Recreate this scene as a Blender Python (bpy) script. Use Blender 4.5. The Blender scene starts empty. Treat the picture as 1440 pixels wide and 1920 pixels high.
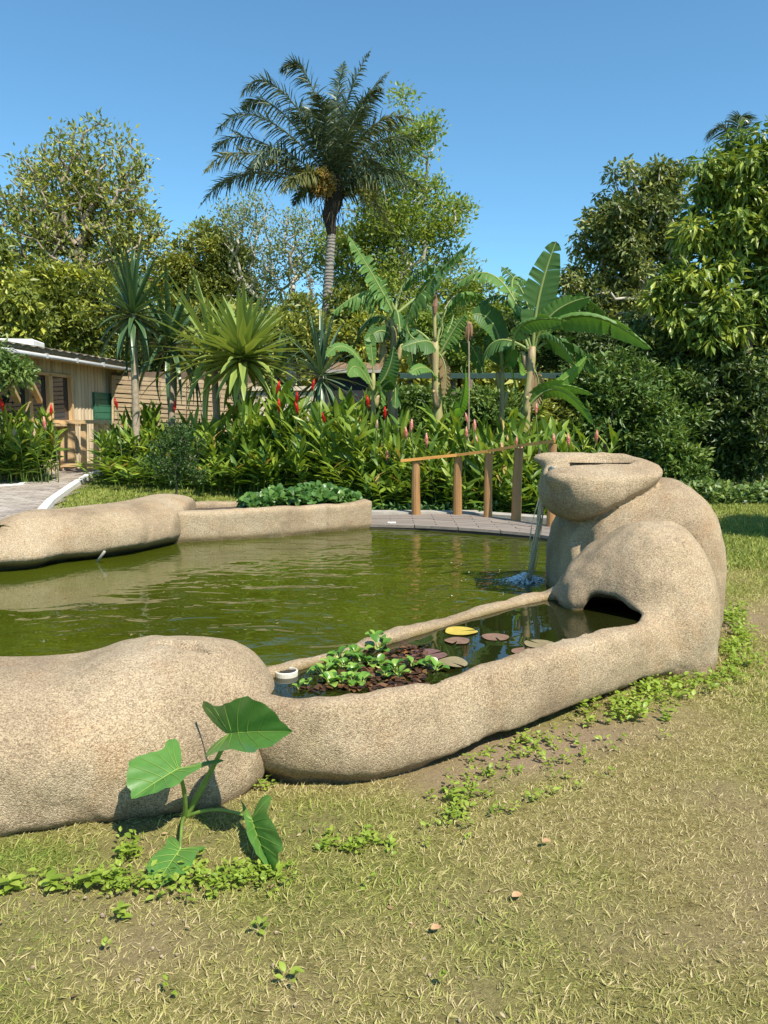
import bpy, math, random
import numpy as np
from mathutils import Vector

sc = bpy.context.scene
COL = sc.collection
R = math.radians

# ------------------------------------------------------------------ camera, sky, sun, exposure
FPX, HZ, EYE = 1450.0, 800.0, 1.6           # focal length in photo pixels, horizon row, eye height
PITCH = math.atan((960 - HZ) / FPX)
cam_data = bpy.data.cameras.new('camera')
cam_data.sensor_width = 36
cam_data.lens = 36 * FPX / 1920
cam_data.clip_start = 0.05
cam_data.clip_end = 2000
cam = bpy.data.objects.new('camera', cam_data)
cam.location = (0, 0, EYE)
cam.rotation_euler = (math.pi / 2 - PITCH, 0, 0)
COL.objects.link(cam)
sc.camera = cam

SUN_EL, SUN_AZ = 52.0, 144.0                # azimuth clockwise from +Y (behind the viewer, a little right)
world = bpy.data.worlds.new('World')
sc.world = world
world.use_nodes = True
wn = world.node_tree
wn.nodes.clear()
sky = wn.nodes.new('ShaderNodeTexSky')
sky.sky_type = 'NISHITA'
sky.sun_disc = False
sky.sun_elevation = R(SUN_EL)
sky.sun_rotation = R(SUN_AZ)
sky.air_density = 1.0
sky.dust_density = 0.0
sky.ozone_density = 3.0
bg = wn.nodes.new('ShaderNodeBackground')
bg.inputs['Strength'].default_value = 0.120
wo = wn.nodes.new('ShaderNodeOutputWorld')
tintn = wn.nodes.new('ShaderNodeMix'); tintn.data_type = 'RGBA'; tintn.blend_type = 'MULTIPLY'
tintn.inputs[0].default_value = 1.0; tintn.inputs[7].default_value = (0.70, 1.03, 1.06, 1)   # clear, deep blue air
wn.links.new(sky.outputs[0], tintn.inputs[6])
wn.links.new(tintn.outputs[2], bg.inputs['Color'])
wn.links.new(bg.outputs[0], wo.inputs['Surface'])

sun_data = bpy.data.lights.new('sun', 'SUN')
sun_data.energy = 5.0
sun_data.angle = R(0.5)
sun_data.color = (1.0, 0.93, 0.80)
sun = bpy.data.objects.new('sun', sun_data)
to_sun = Vector((math.sin(R(SUN_AZ)) * math.cos(R(SUN_EL)), math.cos(R(SUN_AZ)) * math.cos(R(SUN_EL)), math.sin(R(SUN_EL))))
sun.rotation_euler = to_sun.to_track_quat('Z', 'Y').to_euler()
sun.location = (6, -8, 12)
COL.objects.link(sun)

sc.view_settings.view_transform = 'Standard'
sc.view_settings.look = 'None'
sc.view_settings.exposure = 0.6
sc.view_settings.gamma = 1.0
sc.view_settings.use_curve_mapping = False
sc.cycles.max_bounces = 8
sc.cycles.transparent_max_bounces = 8
sc.cycles.caustics_reflective = False
sc.cycles.caustics_refractive = False

rng = np.random.default_rng(7)
rnd = random.Random(5)

# ------------------------------------------------------------------ helpers
def ray(px, py):
    xc, yc = (px - 720) / FPX, (960 - py) / FPX
    return np.array([xc, math.cos(PITCH) + yc * math.sin(PITCH), -math.sin(PITCH) + yc * math.cos(PITCH)])

def atz(px, py, z):                          # the point of height z seen at a photo pixel
    r = ray(px, py)
    return np.array([0, 0, EYE]) + r * ((z - EYE) / r[2])

def at(px, py, y):                           # the point at distance y seen at a photo pixel
    r = ray(px, py)
    return np.array([0, 0, EYE]) + r * (y / r[1])

def onplane(px, py, p0, n):
    r = ray(px, py)
    o = np.array([0, 0, EYE])
    return o + r * (np.dot(np.asarray(p0) - o, n) / np.dot(r, n))

def sstep(a, b, x):
    t = np.clip((np.asarray(x, float) - a) / (b - a), 0, 1)
    return t * t * (3 - 2 * t)

def tz(x, y):                                # terrain height
    x, y = np.asarray(x, float), np.asarray(y, float)
    w = sstep(3.2, -1.5, x)
    return w * 0.05 * np.maximum(y - 7, 0) * (y < 26) + w * 0.95 * (y >= 26) + 0.012 * np.sin(x * 1.7 + 1) * np.sin(y * 1.3)

class VNoise:
    def __init__(self, seed):
        self.g = np.random.default_rng(seed).random((24, 24, 24)).astype(np.float32)
    def __call__(self, x, y, z=0.0):
        x, y, z = np.broadcast_arrays(np.asarray(x, np.float32), np.asarray(y, np.float32), np.asarray(z, np.float32))
        i, j, k = np.floor(x).astype(int), np.floor(y).astype(int), np.floor(z).astype(int)
        fx, fy, fz = x - i, y - j, z - k
        fx, fy, fz = fx * fx * (3 - 2 * fx), fy * fy * (3 - 2 * fy), fz * fz * (3 - 2 * fz)
        g = self.g
        def q(a, b, c):
            return g[(i + a) % 24, (j + b) % 24, (k + c) % 24]
        x00 = q(0, 0, 0) * (1 - fx) + q(1, 0, 0) * fx
        x10 = q(0, 1, 0) * (1 - fx) + q(1, 1, 0) * fx
        x01 = q(0, 0, 1) * (1 - fx) + q(1, 0, 1) * fx
        x11 = q(0, 1, 1) * (1 - fx) + q(1, 1, 1) * fx
        return (x00 * (1 - fy) + x10 * fy) * (1 - fz) + (x01 * (1 - fy) + x11 * fy) * fz
vn = VNoise(3)

def mesh_data(name, verts, faces, mat=None, smooth=False, tint=None):
    """faces: one int array (n,k) or a list of such arrays"""
    verts = np.asarray(verts, np.float32).reshape(-1, 3)
    if isinstance(faces, np.ndarray):
        faces = [faces]
    faces = [np.asarray(f, np.int32) for f in faces if len(f)]
    me = bpy.data.meshes.new(name)
    me.vertices.add(len(verts))
    me.vertices.foreach_set('co', verts.ravel())
    loops = np.concatenate([f.ravel() for f in faces])
    tot = np.concatenate([np.full(len(f), f.shape[1], np.int32) for f in faces])
    start = np.concatenate([[0], np.cumsum(tot)[:-1]]).astype(np.int32)
    me.loops.add(len(loops))
    me.loops.foreach_set('vertex_index', loops)
    me.polygons.add(len(tot))
    me.polygons.foreach_set('loop_start', start)
    try:
        me.polygons.foreach_set('loop_total', tot)
    except Exception:
        pass
    me.polygons.foreach_set('use_smooth', np.full(len(tot), bool(smooth)))
    if tint is not None:
        a = me.attributes.new('tint', 'FLOAT', 'POINT')
        a.data.foreach_set('value', np.asarray(tint, np.float32))
    me.update(calc_edges=True)
    if mat:
        me.materials.append(mat)
    return me

def link(name, me, parent=None, loc=None):
    o = bpy.data.objects.new(name, me)
    COL.objects.link(o)
    if parent is not None:
        o.parent = parent
    if loc is not None:
        o.location = [float(v) for v in loc]
    return o

def M(name, verts, faces, mat, parent=None, smooth=False, tint=None, origin=None):
    """verts in world space; origin = where a top-level thing has its origin (or the parent's)"""
    v = np.asarray(verts, float).reshape(-1, 3)
    if parent is not None:
        v = v - np.array(parent.location)
        return link(name, mesh_data(name, v, faces, mat, smooth, tint), parent)
    if origin is not None:
        return link(name, mesh_data(name, v - np.asarray(origin), faces, mat, smooth, tint), None, origin)
    return link(name, mesh_data(name, v, faces, mat, smooth, tint))

def tag(o, label=None, cat=None, group=None, kind=None):
    if label: o['label'] = label
    if cat: o['category'] = cat
    if group: o['group'] = group
    if kind: o['kind'] = kind
    return o

def thing(name, loc, label, cat, group=None):
    return tag(link(name, None, None, loc), label, cat, group)

def unit(v):
    v = np.asarray(v, float)
    return v / (np.linalg.norm(v, axis=-1, keepdims=True) + 1e-9)

BOXF = np.array([[0, 1, 3, 2], [4, 6, 7, 5], [0, 4, 5, 1], [2, 3, 7, 6], [0, 2, 6, 4], [1, 5, 7, 3]])
def boxv(c, ax, ay, az):
    c, ax, ay, az = (np.asarray(v, float) for v in (c, ax, ay, az))
    return np.array([c + i * ax + j * ay + k * az for i in (-1, 1) for j in (-1, 1) for k in (-1, 1)])

def beamv(p0, p1, w, h, up=(0, 0, 1)):       # a squared bar from p0 to p1, w wide and h high
    p0, p1 = np.asarray(p0, float), np.asarray(p1, float)
    d = p1 - p0
    s = unit(np.cross(d, up))
    u = unit(np.cross(s, d))
    return boxv((p0 + p1) / 2, d / 2, s * w / 2, u * h / 2)

def join(parts):
    vs, fs, n = [], {}, 0
    for v, f in parts:
        for ff in (f if isinstance(f, list) else [f]):
            ff = np.asarray(ff)
            fs.setdefault(ff.shape[1], []).append(ff + n)
        vs.append(np.asarray(v)); n += len(v)
    return np.concatenate(vs), [np.concatenate(a) for a in fs.values()]

def beam(name, p0, p1, w, h, mat, parent, up=(0, 0, 1)):
    return M(name, beamv(p0, p1, w, h, up), BOXF, mat, parent)

def bevel(o, w=0.006, seg=2):
    m = o.modifiers.new('bevel', 'BEVEL'); m.width = w; m.segments = seg; m.limit_method = 'ANGLE'
    return o

def edges_tube(P, Q, rp, rq, n=5):           # many separate tapered segments at once
    P, Q = np.asarray(P, float), np.asarray(Q, float)
    rp, rq = np.asarray(rp, float), np.asarray(rq, float)
    d = unit(Q - P)
    ref = np.where(np.abs(d[:, 2:3]) > 0.9, np.array([[1.0, 0, 0]]), np.array([[0, 0, 1.0]]))
    a = unit(np.cross(d, ref)); b = np.cross(d, a)
    th = np.arange(n) * 2 * math.pi / n
    off = np.cos(th)[None, :, None] * a[:, None, :] + np.sin(th)[None, :, None] * b[:, None, :]
    V = np.concatenate([P[:, None] + off * rp[:, None, None], Q[:, None] + off * rq[:, None, None]], 1)
    base = np.arange(len(P))[:, None, None] * 2 * n
    k = np.arange(n); k2 = (k + 1) % n
    F = base + np.stack([k, k2, k2 + n, k + n], 1)[None]
    return V.reshape(-1, 3), F.reshape(-1, 4)

def tube(pts, rad, n=8, cap=True):           # one continuous tube along a polyline
    pts = np.asarray(pts, float); m = len(pts)
    rad = np.broadcast_to(np.asarray(rad, float), (m,))
    t = np.gradient(pts, axis=0); t = unit(t)
    a = np.cross(t[0], [0.31, 0.2, 0.93]); a = unit(a)
    V = []
    th = np.arange(n) * 2 * math.pi / n
    for i in range(m):
        a = unit(a - t[i] * np.dot(a, t[i])); b = np.cross(t[i], a)
        V.append(pts[i] + rad[i] * (np.cos(th)[:, None] * a + np.sin(th)[:, None] * b))
    V = np.concatenate(V)
    k = np.arange(n); k2 = (k + 1) % n
    F = np.concatenate([np.stack([i * n + k, i * n + k2, (i + 1) * n + k2, (i + 1) * n + k], 1) for i in range(m - 1)])
    fs = [F]
    if cap:
        V = np.concatenate([V, pts[:1], pts[-1:]])
        c0, c1 = m * n, m * n + 1
        fs.append(np.concatenate([np.stack([np.full(n, c0), k2, k], 1), np.stack([np.full(n, c1), (m - 1) * n + k, (m - 1) * n + k2], 1)]))
    return V, fs

def bez(p0, p1, p2, n=12):
    t = np.linspace(0, 1, n)[:, None]
    return (1 - t) ** 2 * np.asarray(p0) + 2 * t * (1 - t) * np.asarray(p1) + t ** 2 * np.asarray(p2)

def scatter(tv, tf, pos, d, up, size, tint=None, width=1.0):
    """copies of a leaf shape (y = along the leaf, z = its upper side) into one mesh"""
    d = unit(d); s = unit(np.cross(d, up)); u = np.cross(s, d)
    size = np.broadcast_to(np.asarray(size, float), (len(pos),))
    width = np.broadcast_to(np.asarray(width, float), (len(pos),))
    V = (tv[None, :, 0, None] * (s * width[:, None])[:, None] + tv[None, :, 1, None] * d[:, None] + tv[None, :, 2, None] * u[:, None]) * size[:, None, None] + pos[:, None]
    F = tf[None] + (np.arange(len(pos)) * len(tv))[:, None, None]
    T = None if tint is None else np.repeat(tint, len(tv))
    return V.reshape(-1, 3), F.reshape(-1, tf.shape[1]), T

LEAF4 = (np.array([[0, 0, 0], [-.2, .45, .05], [0, 1, -.12], [.2, .45, .05], [0, .5, -.02]]), np.array([[0, 4, 1], [1, 4, 2], [0, 3, 4], [4, 3, 2]]))
LEAF2 = (np.array([[0, 0, 0], [-.22, .42, .06], [0, 1, -.1], [.22, .42, .06]]), np.array([[0, 2, 1], [0, 3, 2]]))
def blade_leaf(n, wfun, sag=0.0, fold=0.15):  # lanceolate leaf with n stations, midrib and two edges
    t = np.linspace(0, 1, n)
    w = wfun(t)
    z = -sag * t ** 2
    v = np.concatenate([np.stack([-w, t, z + fold * w], 1), np.stack([0 * t, t, z], 1), np.stack([w, t, z + fold * w], 1)])
    k = np.arange(n - 1)
    f = np.concatenate([np.stack([k, k + n, k + n + 1, k + 1], 1), np.stack([k + n, k + 2 * n, k + 2 * n + 1, k + n + 1], 1)])
    return v, f

def rand_dirs(n, up=0.0, r=None):
    r = r or rng
    v = r.normal(size=(n, 3)); v = unit(v); v[:, 2] += up
    return unit(v)

# ------------------------------------------------------------------ materials
def nodes(name):
    m = bpy.data.materials.new(name); m.use_nodes = True
    nt = m.node_tree
    b = nt.nodes['Principled BSDF']
    return m, nt, b

def N(nt, t, **kw):
    n = nt.nodes.new(t)
    for k, v in kw.items():
        if k.startswith('i_'):
            n.inputs[k[2:].replace('_', ' ')].default_value = v
        else:
            setattr(n, k, v)
    return n

def ramp(nt, fac, stops):
    r = nt.nodes.new('ShaderNodeValToRGB')
    el = r.color_ramp.elements
    while len(el) < len(stops): el.new(0.5)
    for e, (p, c) in zip(el, stops):
        e.position = p; e.color = (*c, 1)
    nt.links.new(fac, r.inputs[0])
    return r.outputs[0]

def noise(nt, scale, detail=4, rough=0.55, vec=None, dist=0.0):
    n = N(nt, 'ShaderNodeTexNoise'); n.inputs['Scale'].default_value = scale
    n.inputs['Detail'].default_value = detail; n.inputs['Roughness'].default_value = rough; n.inputs['Distortion'].default_value = dist
    if vec is not None: nt.links.new(vec, n.inputs['Vector'])
    return n.outputs['Fac']

def pos(nt):
    return nt.nodes.new('ShaderNodeNewGeometry').outputs['Position']

def mixc(nt, fac, a, b, mode='MIX'):
    m = nt.nodes.new('ShaderNodeMix'); m.data_type = 'RGBA'; m.blend_type = mode
    for s, v in ((m.inputs[0], fac), (m.inputs[6], a), (m.inputs[7], b)):
        if isinstance(v, (int, float)): s.default_value = v
        elif isinstance(v, tuple): s.default_value = (*v, 1)
        else: nt.links.new(v, s)
    return m.outputs[2]

def bump(nt, b, h, strength=0.5, dist=0.01):
    n = nt.nodes.new('ShaderNodeBump'); n.inputs['Strength'].default_value = strength; n.inputs['Distance'].default_value = dist
    nt.links.new(h, n.inputs['Height']); nt.links.new(n.outputs[0], b.inputs['Normal'])
    return n

def plain(name, c, rough=0.6, var=0.25, scale=12.0, metallic=0.0, bumpd=0.0):
    m, nt, b = nodes(name)
    f = noise(nt, scale, 5, 0.6, pos(nt))
    lo = tuple(v * (1 - var) for v in c); hi = tuple(min(1, v * (1 + var)) for v in c)
    nt.links.new(ramp(nt, f, [(0.3, lo), (0.7, hi)]), b.inputs['Base Color'])
    b.inputs['Roughness'].default_value = rough; b.inputs['Metallic'].default_value = metallic
    if bumpd: bump(nt, b, f, 0.6, bumpd)
    return m

def leafmat(name, cols, trans=0.3, rough=0.45, spec=0.4, noise_scale=0.0):
    """cols: three colours along the tint attribute"""
    m, nt, b = nodes(name)
    a = N(nt, 'ShaderNodeAttribute', attribute_name='tint')
    n = len(cols)
    c = ramp(nt, a.outputs['Fac'], [(i / (n - 1), cc) for i, cc in enumerate(cols)])
    if noise_scale:
        f = noise(nt, noise_scale, 3, 0.5, pos(nt))
        c = mixc(nt, f, mixc(nt, 1.0, c, (0.7, 0.75, 0.7), 'MULTIPLY'), mixc(nt, 1.0, c, (1.2, 1.15, 1.0), 'MULTIPLY'))
    nt.links.new(c, b.inputs['Base Color'])
    b.inputs['Roughness'].default_value = rough
    b.inputs['Specular IOR Level'].default_value = spec
    tr = nt.nodes.new('ShaderNodeBsdfTranslucent')
    nt.links.new(mixc(nt, 1.0, c, (1.25, 1.2, 0.6), 'MULTIPLY'), tr.inputs['Color'])
    mx = nt.nodes.new('ShaderNodeMixShader'); mx.inputs[0].default_value = trans
    nt.links.new(b.outputs[0], mx.inputs[1]); nt.links.new(tr.outputs[0], mx.inputs[2])
    nt.links.new(mx.outputs[0], nt.nodes['Material Output'].inputs['Surface'])
    return m

def stone_mat():
    m, nt, b = nodes('sprayed_stone')
    p = pos(nt)
    big = noise(nt, 1.6, 5, 0.6, p)
    mid = noise(nt, 7, 5, 0.65, p)
    c = ramp(nt, big, [(0.28, (0.285, 0.222, 0.155)), (0.5, (0.385, 0.308, 0.214)), (0.70, (0.430, 0.358, 0.262))])
    c = mixc(nt, mid, mixc(nt, 1.0, c, (0.86, 0.82, 0.78), 'MULTIPLY'), mixc(nt, 1.0, c, (1.1, 1.08, 1.05), 'MULTIPLY'))
    # chips of differently coloured stone
    v = N(nt, 'ShaderNodeTexVoronoi'); v.inputs['Scale'].default_value = 205; nt.links.new(p, v.inputs['Vector'])
    sep = N(nt, 'ShaderNodeSeparateColor'); nt.links.new(v.outputs['Color'], sep.inputs[0])
    chip = ramp(nt, sep.outputs[0], [(0.0, (0.42, 0.35, 0.29)), (0.2, (0.70, 0.64, 0.55)), (0.5, (1.0, 0.98, 0.93)), (0.8, (1.3, 1.28, 1.2)), (1.0, (1.65, 1.62, 1.55))])
    c = mixc(nt, 0.75, c, mixc(nt, 1.0, c, chip, 'MULTIPLY'))
    # reddish and dark weathered blotches
    red = noise(nt, 3.3, 6, 0.7, p, 0.6)
    c = mixc(nt, ramp(nt, red, [(0.52, (0, 0, 0)), (0.72, (0.55, 0.55, 0.55))]), c, mixc(nt, 1.0, c, (0.92, 0.74, 0.60), 'MULTIPLY'))
    # damp, dirty band near the ground and mossy tint near the water line
    sx = N(nt, 'ShaderNodeSeparateXYZ'); nt.links.new(p, sx.inputs[0])
    wob = N(nt, 'ShaderNodeMath', operation='MULTIPLY_ADD'); nt.links.new(mid, wob.inputs[0]); wob.inputs[1].default_value = 0.16; nt.links.new(sx.outputs[2], wob.inputs[2])
    low = ramp(nt, wob.outputs[0], [(0.06, (0.6, 0.6, 0.6)), (0.2, (0, 0, 0))])
    c = mixc(nt, low, c, mixc(nt, 1.0, c, (0.55, 0.5, 0.45), 'MULTIPLY'))
    moss = noise(nt, 2.1, 5, 0.65, p)
    c = mixc(nt, ramp(nt, moss, [(0.55, (0, 0, 0)), (0.75, (0.5, 0.5, 0.5))]), c, mixc(nt, 1.0, c, (0.74, 0.78, 0.66), 'MULTIPLY'))
    # algae on faces that stand in water, soft grey runs below the rims
    wet = N(nt, 'ShaderNodeAttribute', attribute_name='tint')
    wf = N(nt, 'ShaderNodeMath', operation='MULTIPLY'); nt.links.new(wet.outputs['Fac'], wf.inputs[0]); nt.links.new(ramp(nt, mid, [(0.25, (0.35, 0.35, 0.35)), (0.6, (1, 1, 1))]), wf.inputs[1])
    c = mixc(nt, wf.outputs[0], c, mixc(nt, mid, (0.10, 0.068, 0.018), (0.24, 0.175, 0.07)))
    mp = N(nt, 'ShaderNodeMapping'); mp.inputs['Scale'].default_value = (1, 1, .16); nt.links.new(p, mp.inputs[0])
    run = noise(nt, 5.5, 6, 0.7, mp.outputs[0], .3)
    c = mixc(nt, ramp(nt, run, [(0.53, (0, 0, 0)), (0.72, (0.6, 0.6, 0.6))]), c, mixc(nt, 1.0, c, (0.66, 0.64, 0.62), 'MULTIPLY'))
    nt.links.new(c, b.inputs['Base Color'])
    b.inputs['Roughness'].default_value = 0.85
    b.inputs['Specular IOR Level'].default_value = 0.25
    h1 = N(nt, 'ShaderNodeMath', operation='MULTIPLY_ADD'); nt.links.new(v.outputs['Distance'], h1.inputs[0]); h1.inputs[1].default_value = -0.6
    nt.links.new(noise(nt, 60, 6, 0.75, p), h1.inputs[2])
    h2 = N(nt, 'ShaderNodeMath', operation='MULTIPLY_ADD'); nt.links.new(noise(nt, 18, 6, 0.7, p), h2.inputs[0]); h2.inputs[1].default_value = 1.6; nt.links.new(h1.outputs[0], h2.inputs[2])
    bump(nt, b, h2.outputs[0], 0.8, 0.007)
    return m

def water_mat(name, base, calm, splash=None):
    m, nt, b = nodes(name)
    p = pos(nt)
    b.inputs['Base Color'].default_value = (*base, 1)
    f = noise(nt, 0.9, 3, 0.5, p)
    nt.links.new(ramp(nt, f, [(0.35, tuple(v * 0.8 for v in base)), (0.7, tuple(v * 1.2 for v in base))]), b.inputs['Base Color'])
    b.inputs['Roughness'].default_value = 0.015
    b.inputs['IOR'].default_value = 1.36
    mp = N(nt, 'ShaderNodeMapping'); mp.inputs['Scale'].default_value = (0.8, 1.5, 1); nt.links.new(p, mp.inputs[0])
    h = noise(nt, 2.6, 2.5, 0.45, mp.outputs[0], 0.5)
    if splash is not None:
        dd = N(nt, 'ShaderNodeVectorMath', operation='DISTANCE'); nt.links.new(p, dd.inputs[0]); dd.inputs[1].default_value = [float(v) for v in splash]
        wob = N(nt, 'ShaderNodeMath', operation='MULTIPLY_ADD'); nt.links.new(noise(nt, 3, 2, 0.5, p), wob.inputs[0]); wob.inputs[1].default_value = 0.35; nt.links.new(dd.outputs['Value'], wob.inputs[2])
        k = N(nt, 'ShaderNodeMath', operation='MULTIPLY'); nt.links.new(wob.outputs[0], k.inputs[0]); k.inputs[1].default_value = 44.0
        s = N(nt, 'ShaderNodeMath', operation='SINE'); nt.links.new(k.outputs[0], s.inputs[0])
        fall = N(nt, 'ShaderNodeMapRange'); fall.inputs[1].default_value = 0.1; fall.inputs[2].default_value = 3.2; fall.inputs[3].default_value = 0.045; fall.inputs[4].default_value = 0.008
        nt.links.new(dd.outputs['Value'], fall.inputs[0])
        w = N(nt, 'ShaderNodeMath', operation='MULTIPLY'); nt.links.new(s.outputs[0], w.inputs[0]); nt.links.new(fall.outputs[0], w.inputs[1])
        # the far left corner is almost still
        sx = N(nt, 'ShaderNodeSeparateXYZ'); nt.links.new(p, sx.inputs[0])
        amp = N(nt, 'ShaderNodeMapRange', interpolation_type='SMOOTHSTEP'); amp.inputs[1].default_value = -3.0; amp.inputs[2].default_value = -0.6; amp.inputs[3].default_value = 0.08; amp.inputs[4].default_value = 1.0
        nt.links.new(sx.outputs[0], amp.inputs[0])
        ha = N(nt, 'ShaderNodeMath', operation='MULTIPLY'); nt.links.new(h, ha.inputs[0]); nt.links.new(amp.outputs[0], ha.inputs[1])
        t = N(nt, 'ShaderNodeMath', operation='ADD'); nt.links.new(ha.outputs[0], t.inputs[0]); nt.links.new(w.outputs[0], t.inputs[1])
        h = t.outputs[0]
    bump(nt, b, h, 1.0, calm)
    return m

def wood(name, c, rough=0.6, axis='Z', scale=14):
    m, nt, b = nodes(name)
    tc = nt.nodes.new('ShaderNodeNewGeometry')
    oi = nt.nodes.new('ShaderNodeObjectInfo')
    mp = N(nt, 'ShaderNodeMapping')
    mp.inputs['Scale'].default_value = {'X': (0.08, 1, 1), 'Y': (1, 0.08, 1), 'Z': (1, 1, 0.08)}[axis]
    nt.links.new(tc.outputs['Position'], mp.inputs[0])
    f = noise(nt, scale, 6, 0.65, mp.outputs[0], 0.4)
    g = noise(nt, 3, 3, 0.5, tc.outputs['Position'])
    col = ramp(nt, f, [(0.25, tuple(v * 0.6 for v in c)), (0.5, c), (0.75, tuple(min(1, v * 1.25) for v in c))])
    col = mixc(nt, g, mixc(nt, 1.0, col, (0.8, 0.78, 0.76), 'MULTIPLY'), mixc(nt, 1.0, col, (1.1, 1.1, 1.1), 'MULTIPLY'))
    rr = ramp(nt, oi.outputs['Random'], [(0, (0.9, 0.9, 0.9)), (1, (1.08, 1.07, 1.05))])
    nt.links.new(mixc(nt, 1.0, col, rr, 'MULTIPLY'), b.inputs['Base Color'])
    b.inputs['Roughness'].default_value = rough
    bump(nt, b, f, 0.5, 0.004)
    return m

STONE = stone_mat()
BARK = plain('bark_grey_brown', (0.16, 0.125, 0.09), 0.9, 0.45, 9, bumpd=0.02)
BARK_PALE = plain('bark_pale', (0.27, 0.22, 0.16), 0.85, 0.35, 6, bumpd=0.01)
BARK_WHITE = plain('bark_whitish', (0.42, 0.38, 0.31), 0.85, 0.3, 6)
PINE_WOOD = wood('pine_wood', (0.62, 0.43, 0.23), axis='Z')
PINE_RAIL = wood('pine_wood_level', (0.62, 0.43, 0.23), axis='X')
POST_WOOD = wood('round_post_wood', (0.34, 0.18, 0.065), 0.5, 'Z', 18)
RAIL_WOOD = wood('varnished_rail_wood', (0.62, 0.30, 0.07), 0.4, 'X', 16)
DECK_WOOD = wood('weathered_deck_wood', (0.25, 0.21, 0.178), 0.75, 'X', 22)
SLAT_WOOD = wood('slat_wood', (0.56, 0.42, 0.26), 0.7, 'X', 10)
WHITE = plain('white_paint', (0.78, 0.77, 0.74), 0.6, 0.1, 4)
CONCRETE = plain('concrete', (0.36, 0.33, 0.28), 0.9, 0.2, 8, bumpd=0.01)
# ------------------------------------------------------------------ solid rock shapes from distance fields
def surface_nets(f, org, h):
    f = f.copy()
    for ax in range(3):                       # close the shape at the edge of its grid
        f[tuple(slice(None) if i != ax else 0 for i in range(3))] = h; f[tuple(slice(None) if i != ax else -1 for i in range(3))] = h
    nx, ny, nz = f.shape
    ins = f < 0
    c = np.zeros((nx - 1, ny - 1, nz - 1), np.int8)
    for a in (0, 1):
        for b in (0, 1):
            for d in (0, 1):
                c += ins[a:nx - 1 + a, b:ny - 1 + b, d:nz - 1 + d]
    act = (c > 0) & (c < 8)
    idx = np.argwhere(act)
    num = -np.ones(act.shape, np.int64); num[act] = np.arange(len(idx))
    acc = np.zeros((len(idx), 3)); cnt = np.zeros(len(idx))
    corners = [(a, b, d) for a in (0, 1) for b in (0, 1) for d in (0, 1)]
    for p in corners:
        for ax in range(3):
            if p[ax] == 0:
                q = list(p); q[ax] = 1
                fp = f[idx[:, 0] + p[0], idx[:, 1] + p[1], idx[:, 2] + p[2]]
                fq = f[idx[:, 0] + q[0], idx[:, 1] + q[1], idx[:, 2] + q[2]]
                m = (fp < 0) != (fq < 0)
                t = np.where(m, fp / np.where(m, fp - fq, 1), 0)
                pt = np.tile(np.array(p, float), (len(idx), 1)); pt[:, ax] += t
                acc[m] += pt[m]; cnt[m] += 1
    V = (idx + acc / np.maximum(cnt, 1)[:, None]) * h + np.asarray(org)
    F = []
    for ax in range(3):
        s0 = [slice(None)] * 3; s1 = [slice(None)] * 3
        s0[ax] = slice(0, -1); s1[ax] = slice(1, None)
        a, b = ins[tuple(s0)], ins[tuple(s1)]
        e = np.argwhere(a != b)
        u, w = [(1, 2), (2, 0), (0, 1)][ax]
        ok = (e[:, u] > 0) & (e[:, w] > 0) & (e[:, u] < f.shape[u] - 1) & (e[:, w] < f.shape[w] - 1)
        e = e[ok]
        flip = ~a[e[:, 0], e[:, 1], e[:, 2]]
        def g(du, dw):
            k = e.copy(); k[:, u] -= du; k[:, w] -= dw
            return num[k[:, 0], k[:, 1], k[:, 2]]
        q = np.stack([g(1, 1), g(0, 1), g(0, 0), g(1, 0)], 1)
        q[flip] = q[flip][:, ::-1]
        F.append(q)
    return V, np.concatenate(F)

def grid(lo, hi, h):
    ax = [np.arange(lo[i], hi[i] + h, h, dtype=np.float32) for i in range(3)]
    X, Y, Z = np.meshgrid(*ax, indexing='ij')
    return X, Y, Z

def smin(a, b, k):
    t = np.clip(0.5 + 0.5 * (b - a) / k, 0, 1)
    return b * (1 - t) + a * t - k * t * (1 - t)
def smax(a, b, k):
    return -smin(-a, -b, k)
def ell(X, Y, Z, c, r, p=2.0, rot=0.0):
    dx, dy = X - c[0], Y - c[1]
    if rot:
        cs, sn = math.cos(rot), math.sin(rot)
        dx, dy = dx * cs + dy * sn, -dx * sn + dy * cs
    k = (np.abs(dx / r[0]) ** p + np.abs(dy / r[1]) ** p + np.abs((Z - c[2]) / r[2]) ** p) ** (1 / p)
    return (k - 1) * min(r)
def capsule(X, Y, Z, a, b, r0, r1=None):
    a, b = np.asarray(a, float), np.asarray(b, float); d = b - a
    t = np.clip(((X - a[0]) * d[0] + (Y - a[1]) * d[1] + (Z - a[2]) * d[2]) / d.dot(d), 0, 1)
    rr = r0 if r1 is None else r0 + (r1 - r0) * t
    return np.sqrt((X - a[0] - t * d[0]) ** 2 + (Y - a[1] - t * d[1]) ** 2 + (Z - a[2] - t * d[2]) ** 2) - rr
def poly_sd(X, Y, P):                         # signed distance to a plan-view polygon
    P = np.asarray(P, float); n = len(P)
    d = np.full(X.shape, 1e9); s = np.ones(X.shape)
    for i in range(n):
        a, b = P[i], P[i - 1]
        ex, ey = b[0] - a[0], b[1] - a[1]
        wx, wy = X - a[0], Y - a[1]
        t = np.clip((wx * ex + wy * ey) / (ex * ex + ey * ey + 1e-12), 0, 1)
        d = np.minimum(d, (wx - ex * t) ** 2 + (wy - ey * t) ** 2)
        c1, c2, c3 = Y >= a[1], Y < b[1], ex * wy > ey * wx
        s = np.where((c1 & c2 & c3) | (~c1 & ~c2 & ~c3), -s, s)
    return s * np.sqrt(d)
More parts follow.
